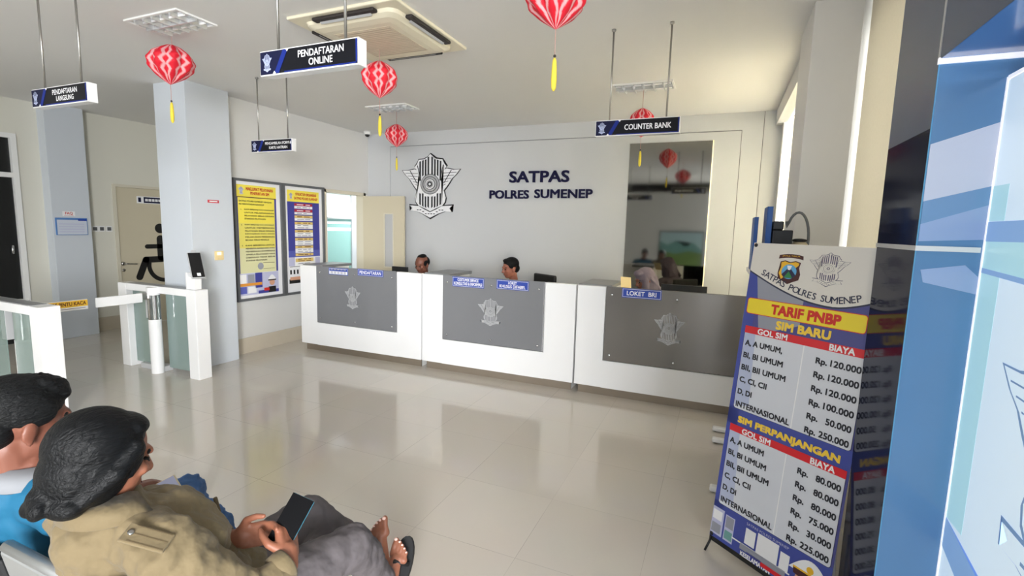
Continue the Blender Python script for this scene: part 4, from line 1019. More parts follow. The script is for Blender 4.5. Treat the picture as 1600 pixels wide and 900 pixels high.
# provincial police crest
def crest(cu, cv, w_, h_):
    P = lambda pts: [(cu+x*w_, cv+y*h_) for x, y in pts]
    sh = [(-0.42, 0.36), (-0.22, 0.42), (0, 0.36), (0.22, 0.42), (0.44, 0.36), (0.40, 0.15), (0.48, -0.1), (0.44, -0.32), (0.2, -0.42), (0, -0.52), (-0.2, -0.42), (-0.44, -0.32), (-0.48, -0.1), (-0.40, 0.15)]
    fab.m('c_maroon').poly(P(sh), L0, bR, bU, LY, lay(4))
    fab.m('c_gold').poly(P([(-0.38, 0.33), (-0.22, 0.38), (0, 0.32), (0.22, 0.38), (0.38, 0.33), (0.36, 0.24), (-0.3, -0.34), (-0.43, -0.1), (-0.36, 0.15)]), L0, bR, bU, LY, lay(5))
    fab.m('c_sky').ring((cu, cv-0.02*h_), 0, 0.29*h_, L0, bR, bU, LY, lay(6), 24, w_/h_*1.1)
    fab.m('c_navy').poly(P([(-0.30, -0.15), (-0.05, 0.12), (0.05, 0.12), (0.30, -0.15), (0.18, -0.27), (-0.18, -0.27)]), L0, bR, bU, LY, lay(7))
    fab.m('c_green').poly(P([(-0.18, -0.26), (0, 0.0), (0.18, -0.26)]), L0, bR, bU, LY, lay(8))
    fab.m('white_print').poly(P([(-0.05, 0.05), (0.05, 0.05), (0.10, 0.22), (-0.10, 0.22)]), L0, bR, bU, LY, lay(8))
    fab.m('c_maroon').poly([(cu+(-0.52+1.04*k/10)*w_, cv+(0.53-0.06*(abs(k-5)/5)**2)*h_) for k in range(11)]+[(cu+(0.50-1.0*k/10)*w_, cv+(0.68-0.06*(abs(k-5)/5)**2)*h_) for k in range(11)], L0, bR, bU, LY, lay(4))
    fab.m('c_gold').text('JAWA TIMUR', L0, bR, bU, cu, cv+0.59*h_, w_*0.75, h_*0.07, LY, lay(5), 0.0)
crest(0.208, 1.452, 0.118, 0.122)
emblem(fab, L0+bN*lay(3), bR, bU, 0.388, 1.476, 0.185, 0.150, 'b_violet', 'b_cream', 'b_cream', 0.0003, True)
# photo strip at the foot
for a, b, c, d, mm, k in ((0.0, 0.07, 0.02, 0.165, 'p_lilac', 2), (0.08, 0.135, 0.02, 0.155, 'p_lilac', 2), (0.005, 0.06, 0.10, 0.15, 'white_print', 3), (0.085, 0.13, 0.09, 0.15, 'p_grey', 3), (0.005, 0.06, 0.03, 0.08, 'p_grey', 3), (0.085, 0.13, 0.03, 0.075, 'hill_teal', 3), (0.20, 0.255, 0.07, 0.15, 'white_print', 3), (0.265, 0.375, 0.06, 0.16, 'white_print', 3), (0.385, 0.43, 0.06, 0.14, 'white_print', 3), (0.18, 0.42, 0.03, 0.06, 'p_grey', 4), (0.22, 0.30, 0.0, 0.035, 'p_blue', 4), (0.13, 0.44, 0.055, 0.062, 'white_print', 4)):
    fab.m(mm).rect(a, b, c, d, L0, bR, bU, LY, lay(k))
T('SATPAS POLRES SUMENEP', 0.31, 0.172, 0.22, 0.013, 'p_lilac', 4, 0.0)
T('KESELAMATAN', 0.27, -0.0+0.012, 0.16, 0.022, 'white_print', 6, 0.02)
fab.m('b_red').rect(0.30, 0.43, 0.012, 0.032, L0, bR, bU, LY, lay(7))
# plain officer's cap motif at the corner
cx_, cy_ = 0.525, 0.095
fab.m('p_skin').ring((cx_, cy_-0.035), 0, 0.062, L0, bR, bU, LY, lay(4), 24)
fab.m('white_print').poly([(cx_-0.095+0.19*k/14, cy_+0.005+0.075*math.sin(PI*k/14)) for k in range(15)], L0, bR, bU, LY, lay(5))
fab.m('c_maroon').poly([(cx_-0.075, cy_+0.018), (cx_+0.075, cy_+0.018), (cx_+0.07, cy_-0.012), (cx_, cy_-0.022), (cx_-0.07, cy_-0.012)], L0, bR, bU, LY, lay(6))
fab.m('c_gold').rect(cx_-0.075, cx_+0.075, cy_+0.014, cy_+0.022, L0, bR, bU, LY, lay(7)).ring((cx_, cy_+0.038), 0, 0.016, L0, bR, bU, LY, lay(7), 14)
# printed on both faces
for s_ in (0,):
    pass
fb = fab.build('printed_sheet', None, bn, fix=False)
for u, v in ((0.012, BH-0.012), (BW-0.012, BH-0.012), (0.012, 0.012), (BW-0.012, 0.012)):
    c = L0+bR*u+bU*v
    MB().lathe([(0.008, -0.003), (0.010, 0.0), (0.010, 0.004), (0.005, 0.005)], c, 12, bN).build('eyelet', 'black', fb)
bk = -bN*0.02
c0 = L0+bR*BW/2+bU*0.72+bk
pole = lambda a, b: MB().tube([a, b], 0.007, 8)
pole(c0, L0+bR*0.03+bU*(BH-0.02)+bk*0.4).build('stand_pole', 'black', bn); pole(c0, L0+bR*(BW-0.03)+bU*(BH-0.02)+bk*0.4).build('stand_pole', 'black', bn)
MB().obox(L0+bR*BW/2+bU*(-0.012)-bN*0.004, (bR, bU, bN), (BW/2, 0.014, 0.006), 0.003).build('base_bar', 'black', bn)
for u in (0.012, BW-0.012):
    e0 = L0+bR*u-bU*0.008
    MB().tube([e0, e0+bN*0.016-V(0, 0, 0.03), V((e0+bN*0.045).x, (e0+bN*0.045).y, 0.006)], 0.006, 8).build('stand_foot', 'black', bn)
MB().tube([L0+bR*(BW-0.02)+bU*0.35+bk, L0+bR*(BW+0.0)+bU*0.02+bk*2, V((L0+bR*BW+bk*4).x, (L0+bR*BW+bk*4).y, 0.008)], 0.005, 8).build('stand_leg', 'grey_light', bn)
pole(c0, V((c0-bN*0.16).x, (c0-bN*0.16).y, 0.008)).build('stand_pole', 'black', bn)

# white table with flat T feet behind the banner and what stands on it
tb = thing('side_table', 'white high table with flat steel feet behind the tariff banner', 'table', (0.26, 3.83, 0))
TZ = 1.475
MB().box((0.168, 3.20, TZ-0.03), (0.48, 3.74, TZ), 0.004).box((0.24, 3.739, TZ-0.03), (0.43, 4.50, TZ), 0.004).build('table_top', 'white_matte', tb)
for y in (3.36, 4.19, 4.44):
    MB().obox((0.205, y, 0.024), (X1, Y1, Z1), (0.165, 0.03, 0.018), 0.012).build('foot', 'white_gloss', tb)
    MB().box((0.235, y-0.022, 0.03), (0.275, y+0.022, TZ-0.03)).build('leg', 'white_gloss', tb)
    for x in (0.065, 0.345): MB().cyl((x, y, 0), (x, y, 0.008), 0.012, 12).build('foot_pad', 'black', tb)
MB().box((0.21, 3.38, 0.9), (0.42, 4.42, 0.93)).build('shelf', 'white_matte', tb)
def binder(x, y, hh, wd, label, dp=0.24):
    b = thing('ring_binder', label, 'binder', (x, y, TZ), 'binders on the white table')
    MB().box((x, y, TZ), (x+0.006, y+dp, TZ+hh), 0.001).box((x+wd-0.006, y, TZ), (x+wd, y+dp, TZ+hh), 0.001).box((x, y, TZ), (x+wd, y+0.005, TZ+hh), 0.001).build('cover', 'binder_blue', b)
    MB().box((x+0.008, y+0.008, TZ+0.004), (x+wd-0.008, y+dp-0.01, TZ+hh-0.012)).build('paper_block', 'white_print', b)
binder(0.172, 3.32, 0.325, 0.022, 'shorter blue binder at the left end of the row above the banner')
binder(0.232, 3.26, 0.385, 0.030, 'taller blue binder standing next to the black box')
bx = thing('black_device', 'black stepped device on the white table beside the blue binders', 'device', (0.32, 3.3, TZ))
MB().box((0.268, 3.24, TZ), (0.372, 3.42, TZ+0.25), 0.006).build('lower_case', 'black', bx)
MB().box((0.268, 3.24, TZ+0.25), (0.322, 3.42, TZ+0.30), 0.006).build('upper_case', 'black', bx)
hp = thing('headphones', 'dark over-ear headphones with a cream cushion behind the banner', 'headphones', (0.405, 3.30, TZ))
arcp = [(0.335+0.060*(1-math.cos(PI*k/14))+0.008, 3.335, TZ+0.20+0.155*math.sin(PI*k/14)) for k in range(15)]
MB().tube([(0.343, 3.335, TZ+0.302)]+arcp[2:]+[(0.462, 3.335, TZ+0.14), (0.455, 3.335, TZ+0.10)], 0.0075, 10).build('headband', 'grey_frame', hp)
MB().ell((0.420, 3.330, TZ+0.157), (0.046, 0.03, 0.035)).build('cushion', 'cream_plastic', hp)
MB().ell((0.418, 3.330, TZ+0.192), (0.042, 0.028, 0.012)).build('cushion_shell', 'black', hp)
tag(MB().box((0.372, 3.22, TZ), (0.415, 3.42, TZ+0.115), 0.004).box((0.415, 3.22, TZ), (0.475, 3.42, TZ+0.118), 0.004).build('white_box', 'white_matte'), 'white carton under the headphones on the table behind the banner', 'box')


# ================================================================== WAITING BENCH AND PEOPLE
def mixv(a, b, t): return Vector(a)*(1-t)+Vector(b)*t
def bench():
    t = thing('waiting_bench', 'grey metal waiting bench with a black padded back in the near left corner', 'bench', (-1.68, 0.82, 0))
    for x0, x1 in ((-2.215, -1.700), (-1.672, -1.150)):
        MB().box((x0, 0.66, 0.385), (x1, 1.10, 0.420), 0.012).build('seat', 'bench_grey', t)
        n = V(0, -0.985, 0.17).normalized(); u = V(0, -0.17, 0.985).normalized()
        dz = -0.045 if x0 < -2 else 0.0
        bk = MB().obox((((x0+x1)/2), 0.620-dz*0.1, 0.645+dz), (X1, n, u), ((x1-x0)/2, 0.014, 0.19), 0.010).build('backrest', 'bench_black' if x0 < -2 else 'bench_grey', t)
        MB().tube([(x0+0.01, 0.590, 0.838+dz), (x1-0.01, 0.590, 0.838+dz)], 0.016, 10).build('top_rail', 'bench_black' if x0 < -2 else 'bench_grey', bk)
    MB().box((-2.25, 0.82, 0.33), (-1.12, 0.90, 0.385), 0.004).build('beam', 'bench_grey', t)
    for x in (-2.10, -1.27):
        MB().box((x-0.025, 0.83, 0.035), (x+0.025, 0.89, 0.34), 0.004).build('leg', 'bench_grey', t)
        MB().box((x-0.03, 0.62, 0.0), (x+0.03, 1.10, 0.035), 0.010).build('foot', 'bench_grey', t)
    return t
bench()

def head_prims(c, f, u, s=1.0):
    """skull, jaw, face, nose, ears around centre c; f = facing, u = crown direction"""
    f, u = Vector(f).normalized(), Vector(u).normalized(); f = (f-u*f.dot(u)).normalized(); r = f.cross(u)
    M = Matrix((r, f, u)).transposed(); q = M.to_quaternion(); c = Vector(c)
    P = lambda x, y, z: c+(r*x+f*y+u*z)*s
    k = s
    pr = [('e', P(0, -0.012, 0.030), (0.076*k, 0.096*k, 0.088*k), q, 3),      # cranium
          ('e', P(0, 0.026, -0.030), (0.062*k, 0.066*k, 0.082*k), q, 3),       # face
          ('e', P(0, 0.040, -0.084), (0.042*k, 0.042*k, 0.030*k), q, 3),       # chin
          ('e', P(0, 0.012, -0.068), (0.055*k, 0.055*k, 0.034*k), q, 3),       # jaw
          ('e', P(0, 0.083, 0.022), (0.046*k, 0.016*k, 0.014*k), q, 2),        # brow
          ('c', P(0, 0.086, 0.010), P(0, 0.106, -0.028), 0.009*k, 0.014*k, 10),  # nose
          ('e', P(0.014, 0.094, -0.032), (0.010*k,)*3, None, 2), ('e', P(-0.014, 0.094, -0.032), (0.010*k,)*3, None, 2),
          ('e', P(0, 0.084, -0.056), (0.025*k, 0.012*k, 0.007*k), q, 2), ('e', P(0, 0.083, -0.066), (0.021*k, 0.012*k, 0.007*k), q, 2),
          ('e', P(0.036, 0.070, -0.020), (0.022*k, 0.018*k, 0.018*k), q, 2), ('e', P(-0.036, 0.070, -0.020), (0.022*k, 0.018*k, 0.018*k), q, 2)]
    for sg in (-1, 1):
        eq = (M @ Matrix.Rotation(sg*0.35, 3, 'Z')).to_quaternion()
        pr.append(('e', P(sg*0.078, -0.004, -0.012), (0.009*k, 0.020*k, 0.032*k), eq, 2))
        pr.append(('e', P(sg*0.076, 0.002, -0.038), (0.008*k, 0.010*k, 0.012*k), eq, 2))
    return pr, P, q

def eyes(P, q, k, parent, shut=False):
    for sg in (-1, 1):
        if shut: MB().tube([P(sg*0.016, 0.0865, 0.000), P(sg*0.030, 0.089, -0.003), P(sg*0.044, 0.082, 0.000)], 0.0022*k, 6).build('eyelid_line', 'black', parent)
        e = MB().m('white_print' if not shut else 'hair_short').ell(P(sg*0.030, 0.079, 0.003), (0.011*k, 0.0085*k, 0.0042*k), q, 2).m('black').ell(P(sg*0.030, 0.0855, 0.0025), (0.005*k, 0.003*k, 0.0042*k), q, 2)
        e.build('eye', None, parent)
        MB().tube([P(sg*0.012, 0.085, 0.020), P(sg*0.030, 0.084, 0.026), P(sg*0.050, 0.072, 0.021)], [0.004*k, 0.005*k, 0.003*k], 6).build('eyebrow', 'hair_short', parent)
    MB().tube([P(-0.022, 0.090, -0.061), P(0, 0.0965, -0.060), P(0.022, 0.090, -0.061)], [0.001, 0.002, 0.001], 6).build('mouth_line', 'c_maroon', parent)

def hand_prims(wrist, palm_dir, normal, side, curls, size=1.0, spread=0.10, thumb_fold=0.45):
    """palm plus five fingers; palm_dir from wrist to knuckles, normal = back of the hand, side=+1 thumb on palm_dir x normal"""
    d = Vector(palm_dir).normalized(); n = Vector(normal).normalized(); n = (n-d*n.dot(d)).normalized(); s = d.cross(n)*side
    w = Vector(wrist); k = size; out = []
    L = 0.095*k
    out.append(('c', w-d*0.015, w+d*0.03*k, 0.026*k, 0.030*k, 12))
    for a in (-0.028, -0.010, 0.010, 0.028):
        out.append(('c', w+d*0.025*k+s*a*0.8*k, w+d*L+s*a*k, 0.016*k, 0.0125*k, 10))
    lens = (0.080, 0.090, 0.084, 0.064)
    for i, (a, ln) in enumerate(zip((0.030, 0.010, -0.011, -0.031), lens)):
        p = w+d*L+s*a*k; ang = 0.0; dd = (d+s*a*spread*6).normalized(); ln = ln*k
        segs = (0.45, 0.31, 0.24); rr = (0.0098, 0.0088, 0.0078, 0.0066)
        ax = dd.cross(n)
        for j in range(3):
            ang += curls[i][j]
            v = dd*math.cos(ang)-n*math.sin(ang)
            p2 = p+v*ln*segs[j]
            out.append(('c', p, p2, rr[j]*k, rr[j+1]*k, 10)); p = p2
    # thumb from the side of the palm near its base
    p = w+d*0.030*k+s*0.024*k
    v1 = (d*0.55+s*0.75-n*thumb_fold).normalized(); p1 = p+v1*0.042*k
    v2 = (d*0.90+s*0.25-n*thumb_fold).normalized(); p2 = p1+v2*0.034*k
    v3 = (d*0.98-s*0.05-n*thumb_fold).normalized(); p3 = p2+v3*0.026*k
    out += [('c', p, p1, 0.0155*k, 0.0120*k, 10), ('c', p1, p2, 0.0115*k, 0.0102*k, 10), ('c', p2, p3, 0.0100*k, 0.0078*k, 10)]
    return out, p3

def foot_prims(heel, toe_dir, top, size=1.0, medial=1):
    """bare foot: heel ball, arch, ball, five toes. top = direction of the instep, medial=+1: big toe towards toe_dir x top"""
    d = Vector(toe_dir).normalized(); n = Vector(top).normalized(); n = (n-d*n.dot(d)).normalized(); s = d.cross(n)*medial
    h = Vector(heel); k = size
    out = [('e', h+d*0.012*k, (0.034*k, 0.034*k, 0.034*k), None, 3), ('c', h+d*0.02*k+n*0.01*k, h+d*0.13*k+s*0.006*k+n*0.006*k, 0.033*k, 0.026*k, 12),
           ('c', h+d*0.04*k+n*0.035*k, h+d*0.14*k+n*0.012*k+s*0.01*k, 0.026*k, 0.018*k, 12),
           ('c', h+d*0.15*k+s*0.026*k, h+d*0.135*k-s*0.030*k, 0.021*k, 0.017*k, 12)]
    nails = []
    for i, (a, ln, r) in enumerate(((0.032, 0.062, 0.0135), (0.012, 0.060, 0.0095), (-0.004, 0.054, 0.0088), (-0.019, 0.046, 0.0082), (-0.033, 0.036, 0.0078))):
        p = h+d*(0.150-0.004*i)*k+s*a*k; p1 = p+(d*0.85+n*0.12)*ln*0.6*k; p2 = p1+(d*0.9-n*0.35)*ln*0.45*k
        out += [('c', p, p1, r*1.05*k, r*0.92*k, 10), ('c', p1, p2, r*0.95*k, r*0.95*k, 10)]
        nails.append((p2+n*r*0.8*k+d*r*0.25*k, r*0.62*k))
    return out, nails, (d, n, s)

# ---- nearest person: khaki jacket, black tied hair, phone in both hands, legs stretched and crossed
def person_khaki():
    t = thing('person', 'person in a khaki jacket and grey trousers slouched on the bench, holding a black phone', 'person', (-1.25, 0.90, 0), 'people waiting on the bench')
    hc = V(-1.372, 0.673, 1.102); f = V(0.09, 0.92, -0.34); u = V(0.03, 0.28, 0.94)
    hp_, P, q = head_prims(hc, f, u, 1.02)
    nb = V(-1.375, 0.680, 0.958); chest = V(-1.365, 0.765, 0.80); waist = V(-1.355, 0.88, 0.60); pel = V(-1.35, 0.945, 0.525)
    rs, ls = V(-1.195, 0.705, 0.890), V(-1.550, 0.705, 0.890)
    re, le = V(-1.105, 0.835, 0.690), V(-1.575, 0.870, 0.690)
    rw, lw = V(-1.085, 0.965, 0.725), V(-1.290, 0.950, 0.745)
    rh, lh = V(-1.262, 0.945, 0.520), V(-1.435, 0.945, 0.520)
    rk, lk = V(-1.200, 1.365, 0.485), V(-1.475, 1.420, 0.510)
    ra, la = V(-1.262, 1.640, 0.110), V(-1.315, 1.655, 0.190)
    # phone
    pc0, pc1 = V(-1.143, 0.994, 0.765), V(-1.135, 1.056, 0.835)
    pu = (pc1-pc0).normalized(); toC = (V(-1.37, 0.70, 1.10)*0.45+V(0, 0, 1.7)*0.55-pc0).normalized(); pn_ = (toC-pu*toC.dot(pu)).normalized(); prr = pu.cross(pn_)
    pcen = (pc0+pc1)/2
    lhd = (pcen-prr*0.03-V(lw)).normalized()
    hL, thL = hand_prims(lw, (pc0+pu*0.01-prr*0.030-pn_*0.03)-lw, (-prr*0.7-pn_*0.7), 1, [(0.35, 0.5, 0.4)]*4, 0.98, 0.08, 0.2)
    hR, thR = hand_prims(rw, (pc0-pu*0.015+prr*0.028)-rw+V(0, 0.0, 0.01), (prr*0.75+pn_*0.6), -1, [(0.75, 0.9, 0.7), (0.8, 0.95, 0.7), (0.85, 0.95, 0.7), (0.9, 0.95, 0.7)], 0.98, 0.06, 0.35)
    fb, nl, fr = foot_prims(V(-1.298, 1.675, 0.150), V(-0.26, 0.13, 0.95), V(0.25, -0.93, 0.20), 1.06, 1)
    fr_, nr_, fr2 = foot_prims(V(-1.255, 1.655, 0.066), V(-0.03, 0.46, 0.74), V(0.1, -0.8, 0.55), 1.0, -1)
    body = hp_ + [('c', nb-V(0, 0.01, 0.05), P(0, -0.02, -0.06), 0.058, 0.054, 14), ('c', nb-V(0, 0, 0.03), chest, 0.07, 0.105, 16), ('c', chest, waist, 0.11, 0.105, 16), ('c', waist, pel, 0.105, 0.11, 16),
        ('c', nb-V(0, 0, .06), rs, 0.040, 0.044), ('c', nb-V(0, 0, .06), ls, 0.040, 0.044), ('c', rs, re, 0.042, 0.036), ('c', ls, le, 0.042, 0.036), ('c', re, rw, 0.034, 0.027), ('c', le, lw, 0.034, 0.027),
        ('c', rh, rk, 0.078, 0.055), ('c', lh, lk, 0.078, 0.055), ('c', rk, ra, 0.050, 0.034), ('c', lk, la, 0.050, 0.034)] + hL + hR + fb + fr_ + [('c', la, V(-1.300, 1.672, 0.165), 0.034, 0.033), ('c', ra, V(-1.257, 1.655, 0.08), 0.034, 0.033)]
    bo = blob('body', body, 0.0042, 'skin_tan', t, 5)
    eyes(P, q, 1.02, t, True)
    for c_, r_ in nl+nr_: MB().ell(c_, (r_, r_, r_*0.8), None, 2).build('toenail', 'nail', t)
    # long black hair drawn back to a low bun
    hair = [('e', P(0, -0.024, 0.038), (0.087, 0.103, 0.094), q, 3), ('e', P(0, -0.050, -0.022), (0.080, 0.072, 0.084), q, 3), ('e', P(0.046, -0.020, -0.022), (0.042, 0.062, 0.074), q, 3), ('e', P(-0.046, -0.020, -0.022), (0.042, 0.062, 0.074), q, 3),
            ('e', P(0.062, 0.014, 0.014), (0.022, 0.044, 0.056), q, 3), ('e', P(-0.062, 0.014, 0.014), (0.022, 0.044, 0.056), q, 3),
            ('e', P(0, 0.030, 0.086), (0.066, 0.046, 0.030), q, 3), ('e', P(0.0, -0.096, -0.078), (0.038, 0.030, 0.038), q, 3), ('e', P(0.020, -0.110, -0.092), (0.022, 0.018, 0.026), q, 3), ('e', P(-0.018, -0.108, -0.100), (0.020, 0.018, 0.022), q, 3),
            ('c', P(0, -0.07, -0.055), P(0, -0.095, -0.075), 0.050, 0.034), ('e', P(0.02, -0.062, -0.088), (0.058, 0.042, 0.034), q, 3)]
    for k in range(22):
        a = -1.3+2.6*k/21
        hair.append(('c', P(math.sin(a)*0.076, 0.046-0.01*abs(a), 0.066*math.cos(a)+0.022), P(math.sin(a)*0.060, -0.082, -0.062+0.025*math.cos(a)), 0.010, 0.008, 8))
    for sg in (-1, 1):
        hair += [('c', P(sg*0.070, 0.030, 0.045), P(sg*0.078, -0.005, -0.015), 0.020, 0.022, 10), ('c', P(sg*0.078, 0.0, -0.010), P(sg*0.060, -0.045, -0.070), 0.024, 0.022, 10), ('c', P(sg*0.068, 0.040, 0.040), P(sg*0.074, 0.030, -0.020), 0.014, 0.010, 10)]
    blob('hair', hair, 0.0042, 'hair_black', t, 7)
    # jacket
    jk = [('c', nb+V(0, 0.0, -0.055), chest+V(0, 0.00, 0), 0.118, 0.150, 18), ('c', chest, waist, 0.150, 0.152, 18), ('c', waist, pel+V(0, -0.01, 0.03), 0.152, 0.158, 18), ('e', chest+V(0, 0.04, 0.02), (0.19, 0.125, 0.135), None, 3),
          ('c', nb+V(0.03, 0.01, -0.055), rs, 0.082, 0.078), ('c', nb+V(-0.03, 0.01, -0.055), ls, 0.082, 0.078), ('c', rs, re, 0.078, 0.064, 16), ('c', ls, le, 0.078, 0.064, 16),
          ('c', re, mixv(re, rw, 0.80), 0.062, 0.046, 16), ('c', le, mixv(le, lw, 0.80), 0.062, 0.046, 16), ('e', waist+V(0, 0.06, -0.02), (0.16, 0.11, 0.10), None, 3)]
    jk_o = blob('jacket', jk, 0.006, 'khaki', t, 4, ((0.075, 0.030), (0.03, 0.010)))
    # open collar standing round the neck
    cl = MB(); ring = []
    for k in range(21):
        a = -0.35+ (2*PI-1.3)*k/20 + PI/2 + 0.32
        ca, sa = math.cos(a), math.sin(a)
        base = nb+V(ca*0.098, sa*0.088+0.012, -0.012-0.030*max(0, sa)); top = nb+V(ca*0.085, sa*0.078+0.004, 0.050-0.035*max(0, sa)); fall = nb+V(ca*0.118, sa*0.108+0.012, 0.012-0.045*max(0, sa))
        ring.append((base, top, fall))
    for A, C in zip(ring, ring[1:]):
        for i, j in ((0, 1), (1, 2)):
            vs = [cl.bm.verts.new(p) for p in (A[i], C[i], C[j], A[j])]; cl.bm.faces.new(vs)
    bmesh.ops.remove_doubles(cl.bm, verts=list(cl.bm.verts), dist=0.0005)
    bmesh.ops.solidify(cl.bm, geom=list(cl.bm.faces), thickness=0.006)
    cl._set(0, True); cl.build('collar', 'khaki', jk_o)
    # shoulder flap with a stud
    fc = V(-1.178, 0.652, 0.962); fR = V(0.75, 0.45, -0.35).normalized(); fN = V(0.25, -0.25, 0.93).normalized(); fN = (fN-fR*fN.dot(fR)).normalized(); fU = fN.cross(fR)
    fl = MB().obox(fc, (fR, fU, fN), (0.050, 0.024, 0.004), 0.003).build('shoulder_flap', 'khaki', jk_o)
    MB().lathe([(0.007, 0), (0.007, 0.003), (0.004, 0.004)], fc+fN*0.004-fR*0.036, 12, fN).build('stud', 'steel', fl)
    st = MB()
    for v in (-0.019, 0.0, 0.019): st.obox(fc+fN*0.0045+fU*v+fR*0.006, (fR, fU, fN), (0.040, 0.0012, 0.0006))
    st.build('stitching', 'khaki_dark', fl)
    # front zip and cuffs
    zp = [chest+V(0.03, 0.165, 0.075), chest+V(0.02, 0.185, 0.0), chest+V(0.01, 0.195, -0.08), waist+V(0.01, 0.175, 0.02)]
    MB().tube(zp, 0.006, 8).build('zip', 'khaki_dark', jk_o)
    MB().tube([zp[1]+V(0.004, 0.006, 0), zp[1]+V(0.010, 0.012, -0.03)], 0.004, 8).build('zip_pull', 'chrome', jk_o)
    for a_, b_ in ((re, rw), (le, lw)):
        dd = (b_-a_).normalized(); c_ = mixv(a_, b_, 0.83)
        MB().lathe([(0.042, -0.022), (0.047, -0.018), (0.0475, 0.014), (0.044, 0.020), (0.036, 0.020), (0.035, 0.0)], c_, 24, dd).build('cuff', 'khaki', jk_o)
    # trousers
    tr_ = [('c', pel+V(0, -0.03, -0.0), pel+V(0, 0.05, 0), 0.13, 0.13, 18), ('c', pel, (rk+lk)*0.5-V(0, 0.20, 0.02), 0.11, 0.07, 18), ('c', rh, rk, 0.100, 0.082, 18), ('c', lh, lk, 0.100, 0.080, 18), ('c', rk, mixv(rk, ra, 0.93), 0.078, 0.058, 18), ('c', lk, mixv(lk, la, 0.92), 0.078, 0.056, 18)]
    blob('trousers', tr_, 0.006, 'trouser_grey', t, 6, ((0.09, 0.026), (0.035, 0.008)))
    # sandal on the right foot
    d_, n_, s_ = fr2; h_ = V(-1.255, 1.655, 0.066)
    so_ = MB(); pts = []
    for k in range(24):
        a = 2*PI*k/24; pts.append((math.cos(a)*0.048*(1+0.15*math.sin(a)), 0.095+math.sin(a)*0.135))
    so_.poly(pts, h_-n_*0.052, s_, d_, 0.020)
    sd = so_.build('sandal', 'bench_black', t)
    MB().tube([h_+d_*0.13-n_*0.03+s_*0.045, h_+d_*0.125+n_*0.032, h_+d_*0.12-n_*0.03-s_*0.045], 0.010, 8).build('strap', 'bench_black', sd)
    # phone in the hands
    ph_ = thing('mobile_phone', 'black mobile phone with a teal side held in the khaki jacketed person\'s hands', 'phone', pcen, 'mobile phones of the waiting people')
    MB().obox(pcen, (prr, pu, pn_), (0.036, 0.074, 0.0045), 0.004, 3).build('case', 'phone_teal', ph_)
    MB().obox(pcen+pn_*0.0046, (prr, pu, pn_), (0.0352, 0.0732, 0.0008), 0.0003).build('screen', 'screen', ph_)
    return t
person_khaki()

